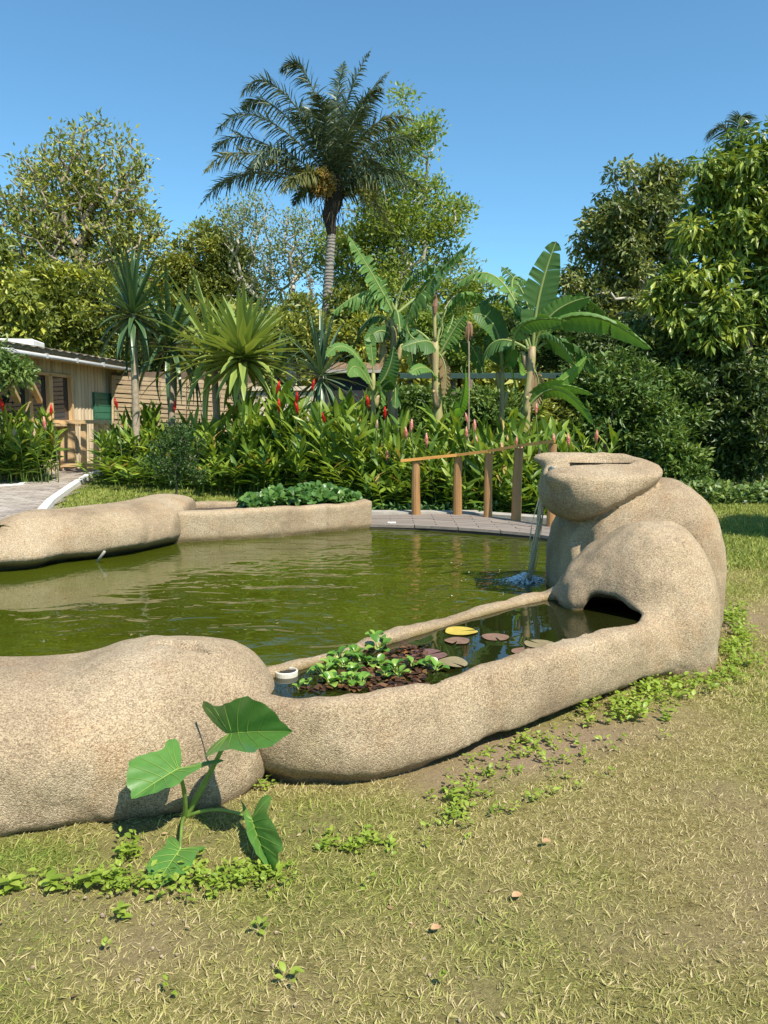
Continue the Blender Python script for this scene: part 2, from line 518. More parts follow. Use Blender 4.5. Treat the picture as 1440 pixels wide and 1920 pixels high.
def seg_d(X, Y, pts):                         # plan distance to a polyline
    d = np.full(np.shape(X), 1e9)
    for a, b in zip(pts[:-1], pts[1:]):
        ex, ey = b[0] - a[0], b[1] - a[1]
        t = np.clip(((X - a[0]) * ex + (Y - a[1]) * ey) / (ex * ex + ey * ey), 0, 1)
        d = np.minimum(d, np.hypot(X - a[0] - t * ex, Y - a[1] - t * ey))
    return d
def rough_rock(f, X, Y, Z, seed, big=0.02, small=0.007):
    n = VNoise(seed)
    return f + big * (n(X * 3.1 + 9, Y * 3.1 + 9, Z * 3.1 + 9) - .5) * 2 + small * (n(X * 13, Y * 13, Z * 13 + 3) - .5) * 2
def smooth_closed(P, it=2):                   # Chaikin corner cutting
    P = np.asarray(P, float)
    for _ in range(it):
        Q = np.roll(P, -1, 0)
        P = np.stack([P * .75 + Q * .25, P * .25 + Q * .75], 1).reshape(-1, 2)
    return P

ZW, ZT, ZR = 0.26, 0.368, 0.40               # pond water, trough water, trough rim

# ------------------------------------------------------------------ plan of the pond
def pl(pts, z): return [atz(x, y, z)[:2] for x, y in pts]
base_line = pl([(425, 1400), (455, 1452), (500, 1468), (545, 1475), (650, 1476), (730, 1466), (800, 1446), (900, 1408), (1000, 1370), (1100, 1330), (1200, 1292), (1262, 1272)], 0.0)
far_rim = pl([(1075, 1098), (1000, 1108), (900, 1133), (800, 1160), (700, 1190), (600, 1221), (500, 1245), (455, 1256)], ZR)
top_line = pl([(425, 1270), (450, 1303), (490, 1313), (530, 1317), (600, 1318), (700, 1307), (800, 1286), (900, 1257), (1000, 1236), (1100, 1206), (1170, 1188), (1235, 1166)], ZR)
OUT_BASE = base_line + [(2.0, 5.3), (1.5, 5.5)] + far_rim
OUT_TOP = top_line + [(2.0, 5.3), (1.5, 5.5)] + far_rim
HOLE = smooth_closed(pl([(484, 1272), (492, 1290), (515, 1299), (560, 1301), (640, 1298), (750, 1284), (850, 1258), (950, 1226), (1050, 1197), (1130, 1180), (1180, 1168), (1212, 1150), (1206, 1130), (1150, 1108), (1085, 1103), (1000, 1123), (900, 1147), (800, 1177), (700, 1206), (600, 1235), (520, 1256)], ZR), 1)

def make_fountain():
    h = 0.023
    X, Y, Z = grid((-0.78, 3.15, -0.10), (3.0, 7.15, 1.46), h)
    x2, y2 = X[:, :, 0], Y[:, :, 0]
    db, dt = poly_sd(x2, y2, OUT_BASE)[:, :, None], poly_sd(x2, y2, OUT_TOP)[:, :, None]
    dh = poly_sd(x2, y2, HOLE)[:, :, None]
    t = np.clip(Z / ZR, 0, 1)
    prof = db * (1 - t) + dt * t
    und = VNoise(31)(x2 * 2.2 + 5, y2 * 2.2 + 5)[:, :, None]
    gap = sstep(.15, .45, x2)[:, :, None] * sstep(1.75, 1.45, x2)[:, :, None]
    prof = prof + 0.14 * gap * sstep(0.055, 0.025, Z - 0.05 * (VNoise(35)(x2 * 7, y2 * 7)[:, :, None] - .5))
    prof = prof - 0.035 * np.sin(np.pi * np.clip(t, 0, 1)) + 0.06 * sstep(0.08, -0.02, Z - 0.05 * (und - .5)) * (und > -1)
    wave = 0.007 * (VNoise(33)(x2 * 3 + 4, y2 * 3 + 4)[:, :, None] - .5) * 2
    wall = smax(prof, Z - ZR - wave, 0.045)
    hole = np.maximum(dh + 0.02 * (ZR - Z), 0.13 - Z)
    wall = smax(wall, -hole, 0.03)
    # stacked lobes
    C = smin(ell(X, Y, Z, (1.90, 5.45, 0.20), (0.42, 0.68, 0.765), 2.4, R(-6)), ell(X, Y, Z, (1.60, 5.36, 0.15), (0.36, 0.44, 0.60), 2.2), 0.16)
    B = ell(X, Y, Z, (2.02, 6.06, 0.40), (0.63, 0.66, 0.82), 2.4, R(-8))
    D = ell(X, Y, Z, (1.70, 6.42, 0.40), (0.32, 0.42, 0.66), 2.2)
    A = smin(ell(X, Y, Z, (1.70, 6.05, 1.195), (0.42, 0.43, 0.215), 2.9), ell(X, Y, Z, (1.56, 5.96, 1.085), (0.275, 0.34, 0.245), 2.1), 0.16)
    A = smin(A, ell(X, Y, Z, (1.35, 5.78, 1.215), (0.12, 0.12, 0.07), 2.0), 0.06)          # spout lip
    A = smin(A, ell(X, Y, Z, (1.42, 6.28, 1.345), (0.20, 0.11, 0.06), 2.0), 0.05)          # far lip
    A = smax(A, Z - 1.405 + 0.22 * np.clip(6.36 - Y, 0, 1), 0.03)
    A = smax(A, -ell(X, Y, Z, (1.72, 6.06, 1.385), (0.28, 0.17, 0.11), 2.2), 0.025)         # basin
    A = smax(A, -capsule(X, Y, Z, (1.72, 6.06, 1.38), (1.30, 5.97, 1.345), 0.10), 0.02)  # channel
    A = smax(A, -capsule(X, Y, Z, (1.32, 5.97, 1.345), (1.02, 5.90, 1.33), 0.10), 0.015)
    foot = ell(X, Y, Z, (1.46, 5.40, 0.22), (0.17, 0.28, 0.34), 2.2)
    f = smin(C, foot, 0.16)
    def crease(a, b, depth, w):                # two lobes pressed together with a groove between them
        return np.minimum(a, b) + depth * np.exp(-((a - b) / w) ** 2)
    f = crease(f, B, 0.030, 0.040)
    f = smin(f, D, 0.03)
    f = smax(f, -capsule(X, Y, Z, at(1078, 955, 5.72), at(1084, 1022, 5.72), 0.085), 0.05)
    f = crease(f, A, 0.028, 0.035)
    f = smin(f, wall, 0.12)
    cave = np.maximum(dh + 0.10 * np.clip(Z - ZR, 0, 1), Z - 0.43 + 0.1 * np.clip(X - 1.45, 0, 1))
    cave = smin(cave, ell(X, Y, Z, (1.47, 5.0, 0.40), (0.14, 0.18, 0.09), 2.2), 0.04)
    f = smax(f, -np.maximum(cave, 0.13 - Z), 0.04)
    f = smin(f, ell(X, Y, Z, (1.30, 5.27, 0.20), (0.085, 0.20, 0.30), 2.2), 0.10)
    f = rough_rock(f, X, Y, Z, 11, 0.014, 0.0065)
    # rougher underside
    f = f + 0.012 * sstep(0.35, 0.0, Z) * (VNoise(5)(X * 24, Y * 24, Z * 24) - .5)
    return surface_nets(f, (-0.78, 3.15, -0.10), h)

fv, ff = make_fountain()
fountain = thing('rock_fountain', (1.9, 5.5, 0), 'big tan stone fountain of stacked bulging rocks with a long curved water trough', 'fountain')
def wetness(v, inner=True):
    d = poly_sd(v[:, 0], v[:, 1], np.array(HOLE))
    w = sstep(.05, .0, d) * sstep(ZR + .01, ZR - .03, v[:, 2]) if inner else np.zeros(len(v))
    return w
fw = np.maximum(wetness(fv), sstep(.36, .27, fv[:, 2]) * (poly_sd(fv[:, 0], fv[:, 1], np.array(far_rim + [(1.45, 5.6), (1.5, 7), (0, 7), (-1.2, 3.6)])) < .05) * .8)
M('rock_body', fv, ff, STONE, fountain, smooth=True, tint=fw)

def make_near_rock():
    h = 0.024
    X, Y, Z = grid((-5.4, 2.2, -0.10), (-0.40, 4.4, 0.72), h)
    bump_ = VNoise(21)
    a = [(-4.7, 2.97), (-3.4, 3.05), (-2.2, 3.24), (-1.5, 3.38), (-1.05, 3.53)]
    d2 = seg_d(X[:, :, 0], Y[:, :, 0], a)[:, :, None]
    zz = 0.21 + 0.03 * (bump_(X[:, :, 0] * .9 + 4, Y[:, :, 0] * .9 + 4)[:, :, None] - .5)
    zz = zz - 0.06
    k = (np.abs(d2 / 0.55) ** 3.0 + np.abs((Z - zz) / 0.37) ** 3.0) ** (1 / 3.0)
    f = (k - 1) * 0.37
    e = ell(X, Y, Z, (-1.02, 3.53, 0.15), (0.43, 0.46, 0.435), 3.0)
    f = smin(f, e, 0.10)
    # short crease on the top
    def hit(px, py):                           # where a line of sight meets the rock
        r_ = ray(px, py)
        for t_ in np.arange(2.6, 4.6, .008):
            q = np.array([0, 0, EYE]) + r_ * t_
            i, j, k_ = ((q - np.array([-5.4, 2.2, -0.10])) / h).round().astype(int)
            if 0 <= i < f.shape[0] and 0 <= j < f.shape[1] and 0 <= k_ < f.shape[2] and f[i, j, k_] < 0: return q
        return np.array([0, 0, -1.0])
    cz = [hit(282, 1214), hit(315, 1209), hit(352, 1212), hit(386, 1228)]
    groove = np.minimum(np.minimum(capsule(X, Y, Z, cz[0], cz[1], .010, .040), capsule(X, Y, Z, cz[1], cz[2], .040, .055)), capsule(X, Y, Z, cz[2], cz[3], .055, .028))
    f = smax(f, -groove, 0.010)
    f = rough_rock(f, X, Y, Z, 12, 0.016, 0.006)
    f = f + 0.035 * sstep(0.06, -0.03, Z) + 0.02 * sstep(0.3, 0, Z) * (VNoise(6)(X * 18, Y * 18, Z * 18) - .5)
    return surface_nets(f, (-5.4, 2.2, -0.10), h)
v, f = make_near_rock()
near_rock = M('boulder', v, f, STONE, smooth=True, origin=(-1.4, 3.5, 0))
tag(near_rock, 'long rounded tan boulder beside the big heart-shaped leaves', 'boulder')

def make_far_rock():
    h = 0.034
    lo, hi = (-6.4, 5.6, -0.10), (-1.9, 9.9, 1.05)
    X, Y, Z = grid(lo, hi, h)
    sh = [atz(x, y, ZW) for x, y in ((60, 1066), (110, 1060), (200, 1049), (300, 1027), (352, 1012))]
    mid = [(p[0] - 0.30, p[1] + 0.46) for p in sh]
    d2 = seg_d(X[:, :, 0], Y[:, :, 0], mid)[:, :, None]
    top = 0.60 + 0.16 * sstep(-4.15, -3.5, X) - 0.05 * sstep(-2.8, -2.2, X)
    k = (np.abs(d2 / 0.55) ** 2.5 + np.abs((Z - top * 0.52) / (top * 0.48)) ** 2.5) ** (1 / 2.5)
    f = (k - 1) * 0.34
    endp = atz(343, 1016, ZW)
    dirv = unit(np.array([0.98, 0.05]))
    f = smax(f, (X - endp[0]) * dirv[0] + (Y - endp[1]) * dirv[1], 0.05)
    l0, l1 = np.array([-5.7, 6.1, 0]) + 0 * atz(0, 1100, ZW), atz(30, 1074, ZW)
    d3 = seg_d(X[:, :, 0], Y[:, :, 0], [(l0[0] - .2, l0[1] + .45), (l1[0] - .25, l1[1] + .42)])[:, :, None]
    k = (np.abs(d3 / 0.50) ** 2.5 + np.abs((Z - 0.30) / 0.30) ** 2.5) ** (1 / 2.5)
    f = smin(f, (k - 1) * 0.30, 0.04)
    f = rough_rock(f, X, Y, Z, 14, 0.02, 0.006)
    f = f + 0.16 * sstep(0.42, 0.22, Z + 0.06 * VNoise(8)(X * 2.5 + 3, Y * 2.5))          # undercut at the water
    return surface_nets(f, lo, h)
v, f = make_far_rock()
far_rock = M('boulder', v, f, STONE, smooth=True, tint=sstep(.36, .28, v[:, 2]) * .8, origin=(-2.9, 8.0, 0))
tag(far_rock, 'smooth humped tan boulder on the far bank by the paved path', 'boulder')

# straight planter wall on the far bank
PW = [atz(322, 1019, ZW)[:2], atz(520, 1008, ZW)[:2], (atz(697, 990, ZW)[:2])]
def make_planter():
    h = 0.03
    lo, hi = (-2.75, 8.2, -0.05), (0.25, 11.5, 0.85)
    X, Y, Z = grid(lo, hi, h)
    x2, y2 = X[:, :, 0], Y[:, :, 0]
    P = np.array(PW)
    n = np.array([-0.42, 0.9]); n /= np.linalg.norm(n)
    front = poly_sd(x2, y2, np.concatenate([P, (P + n * 1.15)[::-1]]))[:, :, None]
    inner = poly_sd(x2, y2, np.concatenate([P + n * .2 + [.05, 0], (P + n * .95 + [.05, 0])[::-1]]))[:, :, None] 
    f = smax(front - 0.03 * (Z - .3), Z - 0.625 - 0.02 * (VNoise(3)(x2 * 2 + 7, y2 * 2 + 7)[:, :, None] - .5), 0.06)
    endcap = (x2 - (P[2][0] - .22))[:, :, None]
    f = smax(f, -np.maximum(np.maximum(inner, 0.50 - Z), endcap), 0.03)
    f = rough_rock(f, X, Y, Z, 15, 0.014, 0.006)
    f = f + 0.03 * sstep(0.34, 0.24, Z + 0.03 * VNoise(8)(X * 3, Y * 3))
    return surface_nets(f, lo, h)
v, f = make_planter()
planter = thing('stone_planter', (PW[1][0], PW[1][1], 0), 'straight tan stone planter wall on the far bank holding low round leaves', 'planter')
M('planter_wall', v, f, STONE, planter, smooth=True, tint=sstep(.34, .28, v[:, 2]) * .8)
SOIL = plain('dark_soil', (0.07, 0.05, 0.035), 0.95, 0.5, 14, bumpd=0.02)
n_ = np.array([-0.42, 0.9]); n_ /= np.linalg.norm(n_)
P_ = np.array(PW)
q = np.concatenate([P_ + n_ * .12, (P_ + n_ * 1.05)[::-1]])
M('planter_soil', np.c_[q, np.full(6, .56)], np.array([[0, 1, 4, 5], [1, 2, 3, 4]]), SOIL, planter)

# ------------------------------------------------------------------ ground
def soil_mask(x, y):
    """1 = bare earth, 0 = turf"""
    n = vn(x * 1.3 + 3, y * 1.3 + 3) * .6 + vn(x * 4 + 5, y * 4 + 5) * .4
    bare = np.exp(-(((x - 0.85) / 0.75) ** 2 + ((y - 3.72 - 0.55 * (x - .85)) / 0.30) ** 2))
    bare = np.maximum(bare, np.exp(-(((x - 2.75) / 0.5) ** 2 + ((y - 6.6) / 0.8) ** 2)) * .9)
    bare = np.maximum(bare, 0.22 * np.exp(-(((x + 0.9) / 0.8) ** 2 + ((y - 2.1) / 0.35) ** 2)))
    return np.clip(bare * 1.45 + (n - 0.5) * 1.5 - 0.08, 0, 1)
def green_mask(x, y):
    n = vn(x * .8 + 11, y * .8 + 2) * .55 + vn(x * 2.7 + 5, y * 2.7 + 9) * .45
    g = 0.22 + 1.3 * (n - .48) + 0.75 * sstep(6.5, 10.5, y) + 0.15 * sstep(2.3, 1.5, y)
    g = g + 0.35 * np.exp(-(((x + .1) / .5) ** 2 + ((y - 3.15) / .22) ** 2)) + 0.5 * np.exp(-(((x + 1.3) / .35) ** 2 + ((y - 2.72) / .12) ** 2))
    return np.clip(g, 0, 1)

gx = np.concatenate([[-400, -150, -60, -30, -18], np.arange(-12, -3, .4), np.arange(-3, 6, .05), np.arange(6, 14, .4), [15, 20, 30, 60, 150, 400]])
gy = np.concatenate([[-60, -20, -8, -3, 0], np.arange(1, 6.5, .05), np.arange(6.5, 27, .25), [28, 32, 40, 60, 120, 300, 900]])
GX, GY = np.meshgrid(gx, gy, indexing='ij')
GZ = tz(GX, GY) + 0.02 * (vn(GX * 2 + 5, GY * 2 + 5) - .5) + 0.012 * (vn(GX * 9, GY * 9) - .5)
gi = np.arange(GX.size).reshape(GX.shape)
GF = np.stack([gi[:-1, :-1], gi[1:, :-1], gi[1:, 1:], gi[:-1, 1:]], -1).reshape(-1, 4)
def ground_mat():
    m, nt, b = nodes('turf_and_soil')
    p = pos(nt)
    a = N(nt, 'ShaderNodeAttribute', attribute_name='soil'); g = N(nt, 'ShaderNodeAttribute', attribute_name='tint')
    f1 = noise(nt, 22, 8, 0.75, p); f2 = noise(nt, 90, 5, 0.7, p)
    thatch = ramp(nt, f1, [(0.28, (0.11, 0.088, 0.032)), (0.5, (0.26, 0.22, 0.085)), (0.72, (0.42, 0.37, 0.16))])
    green = ramp(nt, f1, [(0.3, (0.085, 0.11, 0.02)), (0.7, (0.22, 0.26, 0.055))])
    turf = mixc(nt, g.outputs['Fac'], thatch, green)
    f3 = noise(nt, 170, 6, 0.8, p, 1.2)
    turf = mixc(nt, 1.0, turf, ramp(nt, f3, [(0.36, (0.30, 0.27, 0.22)), (0.5, (0.85, 0.83, 0.8)), (0.64, (1.4, 1.35, 1.25))]), 'MULTIPLY')
    soil = ramp(nt, f2, [(0.3, (0.20, 0.14, 0.085)), (0.7, (0.33, 0.245, 0.155))])
    nt.links.new(mixc(nt, a.outputs['Fac'], turf, soil), b.inputs['Base Color'])
    b.inputs['Roughness'].default_value = 0.95; b.inputs['Specular IOR Level'].default_value = 0.1
    bump(nt, b, mixc(nt, 0.4, f1, f2), 0.9, 0.025)
    return m
ground = link('ground', mesh_data('ground', np.stack([GX, GY, GZ], -1).reshape(-1, 3), GF, ground_mat(), True, green_mask(GX, GY).ravel()))
at_ = ground.data.attributes.new('soil', 'FLOAT', 'POINT'); at_.data.foreach_set('value', soil_mask(GX, GY).ravel().astype(np.float32))
tag(ground, 'dry patchy lawn around the pond with bare brown earth', kind='structure')

# ------------------------------------------------------------------ water
SPL = atz(985, 1088, ZW)
wp = [(-5.4, 3.15), (-3.4, 3.2), (-1.5, 3.5), (-0.95, 3.6)] + [tuple(p) for p in far_rim[::-1]] + [(1.45, 5.6), (1.7, 6.2), (1.72, 6.6), (2.3, 7.3), (2.6, 9.0), (2.4, 10.6), (1.3, 11.35), (-0.05, 11.35), tuple(P_[2] + n_ * .3), tuple(P_[1] + n_ * .12), tuple(P_[0] + n_ * .2), (-2.75, 8.6), (-3.4, 7.6), (-4.3, 7.0), (-5.6, 6.3)]
wv = np.c_[np.array(wp), np.full(len(wp), ZW)]
POND = water_mat('green_pond_water', (0.050, 0.062, 0.0035), 0.028, SPL)
pond = M('pond_water', wv, np.array([list(range(len(wp)))]), POND)
tag(pond, 'murky green pond water with ripples', kind='structure')
tw = np.c_[np.array(HOLE) * 1.0, np.full(len(HOLE), ZT)]
cen = tw[:, :2].mean(0)
tw[:, :2] = tw[:, :2] + unit(tw[:, :2] - cen) * 0.05
TROUGH = water_mat('trough_water', (0.014, 0.016, 0.003), 0.0012)
trough_water = M('trough_water', tw, np.array([list(range(len(HOLE)))]), TROUGH)
tag(trough_water, 'still dark water in the curved stone trough', kind='structure')
bw = [(1.0 * math.cos(a) * .27 + 1.73, math.sin(a) * .13 + 6.08, 1.322) for a in np.linspace(0, 2 * math.pi, 20, endpoint=False)]
tag(M('basin_water', bw, np.array([list(range(20))]), TROUGH), 'shallow water in the basin on top of the fountain', kind='structure')
# lips of pond bank beyond the bridge and left of the view
bank = [beamv((-0.3, 11.45, 0.1), (1.4, 11.45, 0.1), .3, .5), beamv((1.4, 11.42, 0.09), (2.6, 10.6, 0.09), .3, .5), beamv((2.6, 10.7, 0.095), (2.75, 9.0, 0.095), .3, .5), beamv((2.75, 9.1, .085), (2.45, 7.2, .085), .35, .5), beamv((2.5, 7.3, .08), (1.9, 6.4, .08), .35, .5), beamv((-5.55, 3.0, .1), (-5.75, 6.6, .1), .5, .6)]
bv, bf = join([(b_, BOXF) for b_ in bank])
tag(M('pond_edge', bv, bf, CONCRETE), 'low concrete pond edge under the footbridge', kind='structure')

# ------------------------------------------------------------------ footbridge
bridge = thing('footbridge', (1.0, 10.4, 0.3), 'low curved wooden footbridge with round posts and a sloping handrail', 'footbridge')
fr = [atz(x, y, 0.31) for x, y in ((690, 983), (800, 988), (900, 995), (1000, 1003), (1075, 1013))]
bk = [atz(x, y, 0.31) for x, y in ((690, 965), (790, 964), (880, 967), (960, 975), (1075, 993))]
def lane(t, s):                               # along, across
    k = t * 4; i = min(int(k), 3); u = k - i
    a = fr[i] * (1 - u) + fr[i + 1] * u; b = bk[i] * (1 - u) + bk[i + 1] * u
    p = a * (1 - s) + b * s; p[2] += 0.02 * math.sin(math.pi * t); return p
ROWS, SEGS = 11, 5
for r_ in range(ROWS):
    s0, s1 = r_ / ROWS + .0012, (r_ + 1) / ROWS - .0012
    for k in range(SEGS):
        off = (r_ % 2) * 0.1
        t0, t1 = max(0, k / SEGS - off + .002), min(1, (k + 1) / SEGS - off - .002)
        if k == SEGS - 1: t1 = 1
        ts = np.linspace(t0, t1, 4)
        dz = rnd.uniform(-.003, .003)
        vv = []
        for t_ in ts:
            for s_, zz in ((s0, 0), (s1, 0), (s1, -.035), (s0, -.035)):
                p = lane(t_, s_); vv.append((p[0], p[1], p[2] + zz + dz))
        ff_ = [[i * 4 + j, i * 4 + (j + 1) % 4, (i + 1) * 4 + (j + 1) % 4, (i + 1) * 4 + j] for i in range(3) for j in range(4)] + [[3, 2, 1, 0], [12, 13, 14, 15]]
        M('plank', vv, np.array(ff_), DECK_WOOD, bridge)
DARKW = plain('dark_wet_wood', (0.05, 0.036, 0.028), 0.8, 0.3, 20)
for s_, hgt in ((0.03, .07), (0.95, .07)):
    for t_ in range(4):
        a, b = lane(t_ / 4, s_), lane((t_ + 1) / 4, s_)
        a[2] -= .037 + hgt / 2; b[2] -= .037 + hgt / 2
        beam('joist', a, b, .06, hgt, DARKW, bridge)
pb = atz(735, 992, ZW); 
M('block', boxv((pb[0], pb[1] + .25, ZW), (.055, 0, 0), (0, .05, 0), (0, 0, .06)), BOXF, WHITE, bridge)
posts = [((780, 963), (780, 865), 11.25), ((857, 965), (859, 857), 11.2), ((914, 970), (917, 850), 10.9), ((966, 976), (973, 840), 10.5), ((1033, 987), (1036, 832), 9.95)]
tops = []
for (bx, by), (tx, ty), Y in posts:
    b = at(bx, by, Y); t = at(tx, ty, Y + .02)
    b[2] = 0.02
    L = [b + (t - b) * u + np.array([.004 * math.sin(7 * u), 0, 0]) for u in np.linspace(0, 1, 9)]
    vv, ff_ = tube(L, np.array([.068, .067, .066, .064, .063, .062, .06, .06, .058]) * rnd.uniform(.95, 1.08), 12)
    M('post', vv, ff_, POST_WOOD, bridge, smooth=False)
    tops.append(t + np.array([0, 0, .012]))
tops = [tops[0] + (tops[0] - tops[1]) * .32] + tops + [tops[-1] + (tops[-1] - tops[-2]) * .06]
mids = [(a, b) for a, b in zip(tops[:-1], tops[1:])]
rv = []
for p in tops:
    for dy, dz in ((-.085, 0), (.085, 0), (.085, .04), (-.085, .04)):
        rv.append((p[0] + dy * .35, p[1] + dy, p[2] + dz))
nr = len(tops)
rf = [[i * 4 + j, i * 4 + (j + 1) % 4, (i + 1) * 4 + (j + 1) % 4, (i + 1) * 4 + j] for i in range(nr - 1) for j in range(4)] + [[3, 2, 1, 0], [(nr - 1) * 4 + j for j in range(4)]]
M('handrail', rv, np.array(rf), RAIL_WOOD, bridge)

# ------------------------------------------------------------------ path, kerbs, flower bed
def gp(px, py):                               # photo pixel onto the sloping ground at the left
    lo, hi = 4.0, 40.0
    for _ in range(40):
        m = (lo + hi) / 2; p = at(px, py, m)
        if p[2] > float(tz(p[0], p[1])): lo = m
        else: hi = m
    return at(px, py, lo)
kr = [gp(x, y) for x, y in ((80, 965), (95, 947), (115, 932), (140, 914), (165, 898), (190, 889))]
kl = [gp(x, y) for x, y in ((-60, 925), (0, 915), (38, 913), (75, 893), (90, 890))]
kl2 = [gp(x, y) for x, y in ((-60, 887), (40, 887), (95, 884), (118, 876))]
kr = [kr[0] + (kr[0] - kr[1]) * 2.2] + kr
def ribbon(name, pts, w, h, mat, label):
    pts = [np.array(p) for p in pts]
    V = []
    for i, p in enumerate(pts):
        d = unit(pts[min(i + 1, len(pts) - 1)] - pts[max(i - 1, 0)]); s = np.array([d[1], -d[0], 0])
        for a, z in ((-w / 2, -.15), (-w / 2, h), (w / 2, h), (w / 2, -.15)):
            V.append(p + s * a + np.array([0, 0, z]))
    n = len(pts)
    F = [[i * 4 + j, i * 4 + (j + 1) % 4, (i + 1) * 4 + (j + 1) % 4, (i + 1) * 4 + j] for i in range(n - 1) for j in range(4)] + [[3, 2, 1, 0], [(n - 1) * 4 + j for j in range(4)]]
    return tag(M(name, V, np.array(F), mat), label, kind='structure')
ribbon('kerb', kr, .13, .10, WHITE, 'white painted kerb on the right side of the paved path')
ribbon('kerb', kl, .11, .06, WHITE, 'white painted kerb round the small bed at the left end of the path')
ribbon('kerb', kl2, .10, .05, WHITE, 'white kerb at the foot of the left hedge')
# pavers: small blocks in running bond on a sand bed
pv, pf = [], []
pc = []
for i in range(0, 90):
    for j in range(0, 42):
        x, y = -10.6 + j * .213 + (i % 2) * .106, 9.3 + i * .108
        xr = np.interp(y, [p[1] for p in kr], [p[0] for p in kr])
        if x > xr - .15 or y > 18.4: continue
        pc.append((x, y))
pc = np.array(pc)
ang = rng.normal(0, .03, len(pc)); zz = tz(pc[:, 0], pc[:, 1]) + .012 + rng.normal(0, .003, len(pc))
for (x, y), a, z in zip(pc, ang, zz):
    c, s = math.cos(a), math.sin(a)
    pv.append(boxv((x, y, z), (c * .1, s * .1, 0), (-s * .0485, c * .0485, .0024), (0, 0, .03)))
def paver_mat():
    m, nt, b = nodes('grey_pink_pavers')
    a = N(nt, 'ShaderNodeAttribute', attribute_name='tint')
    c = ramp(nt, a.outputs['Fac'], [(0, (0.27, 0.225, 0.19)), (.5, (0.36, 0.305, 0.255)), (1, (0.43, 0.375, 0.32))])
    f = noise(nt, 30, 5, .7, pos(nt))
    nt.links.new(mixc(nt, f, mixc(nt, 1.0, c, (.8, .8, .8), 'MULTIPLY'), mixc(nt, 1.0, c, (1.12, 1.12, 1.12), 'MULTIPLY')), b.inputs['Base Color'])
    b.inputs['Roughness'].default_value = .9
    return m
pvv, pff = join([(v_, BOXF) for v_ in pv])
pth = [tuple(p[:2]) for p in kr] + [(-6.9, 18.6), (-12, 18.6), (-12, 9.2)]
pth_in = [np.array(p) for p in pth]
px_ = np.array([(x, y) for x, y in pth_in])
gxp, gyp = np.meshgrid(np.linspace(-11, -3, 40), np.linspace(9.2, 18.7, 48), indexing='ij')
insd = poly_sd(gxp, gyp, px_)
pi_ = np.arange(gxp.size).reshape(gxp.shape)
q4 = np.stack([pi_[:-1, :-1], pi_[1:, :-1], pi_[1:, 1:], pi_[:-1, 1:]], -1)
keep = (insd[:-1, :-1] < .03)
path = M('path', np.stack([gxp, gyp, tz(gxp, gyp) + .02], -1).reshape(-1, 3), q4[keep], plain('paver_joint_sand', (.20, .165, .13), .95, .2, 30))
tag(path, 'paved garden path of small greyish pink pavers', kind='structure')
tag(M('paver', pvv, pff, paver_mat(), path, tint=np.repeat(rng.random(len(pc)), 8)), kind='stuff')
# ------------------------------------------------------------------ house
HP0 = np.array([-7.71, 17.2, 0.0]); HD = unit(np.array([0.159, 1.0, 0.0])); HN = np.array([HD[1], -HD[0], 0.0])   # wall line and its outward normal
house = thing('timber_house', (HP0[0], HP0[1], float(tz(HP0[0], HP0[1]))), 'low timber house with vertical board wall, green shutter and white gutter', 'house')
def hw(px, py, out=0.0): return onplane(px, py, HP0 + HN * out, HN)
def hs(px): return float(np.dot(hw(px, 760) - HP0, HD))      # distance along the wall
def hp(s, z, out=0.0): p = HP0 + HD * s + HN * out; return np.array([p[0], p[1], z])
CLAD = wood('cladding_wood', (0.60, 0.48, 0.33), .7, 'Z', 8)
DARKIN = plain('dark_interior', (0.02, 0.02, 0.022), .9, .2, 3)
s_l, s_r = hs(-60), hs(222)
zg = 3.10
w0, w1, w2, w3 = hs(-50), hs(52), hs(91), hs(132)
zb0, zb1 = 1.72, 2.78
bw_ = .155; n_b = int((s_r - s_l) / bw_)
for i in range(n_b):
    s = s_l + i * bw_
    c = s + bw_ / 2
    if c > w0 and c < w3 + .02:
        segs = [(0.3, zb0 - .06), (zb1 + .06, zg)]
    else:
        segs = [(0.3, zg)]
    for a, b in segs:
        th = np.linspace(0, math.pi, 5)
        prof = [(s + bw_ / 2 - math.cos(t) * bw_ * .49, .008 + math.sin(t) * .035) for t in th]
        V = [hp(u, a, o) for u, o in prof] + [hp(u, b, o) for u, o in prof]
        F = [[k, k + 1, k + 6, k + 5] for k in range(4)]
        M('cladding_board', V, np.array(F), CLAD, house, smooth=False)
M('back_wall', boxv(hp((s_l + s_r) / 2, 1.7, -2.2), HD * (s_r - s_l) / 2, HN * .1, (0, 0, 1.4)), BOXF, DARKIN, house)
M('inner_wall', boxv(hp((s_l + w0) / 2, 1.7, -.06), HD * (w0 - s_l) / 2, HN * .05, (0, 0, 1.4)), BOXF, CLAD, house)
M('inner_wall', boxv(hp((w3 + s_r) / 2, 1.7, -.06), HD * (s_r - w3) / 2, HN * .05, (0, 0, 1.4)), BOXF, CLAD, house)
M('end_wall', boxv(hp(s_r - .05, 1.7, -1.2), HD * .05, HN * 1.2, (0, 0, 1.4)), BOXF, CLAD, house)
GLASS = bpy.data.materials.new('window_glass'); GLASS.use_nodes = True
gb = GLASS.node_tree.nodes['Principled BSDF']; gb.inputs['Base Color'].default_value = (.03, .035, .045, 1); gb.inputs['Roughness'].default_value = .03; gb.inputs['Specular IOR Level'].default_value = .8
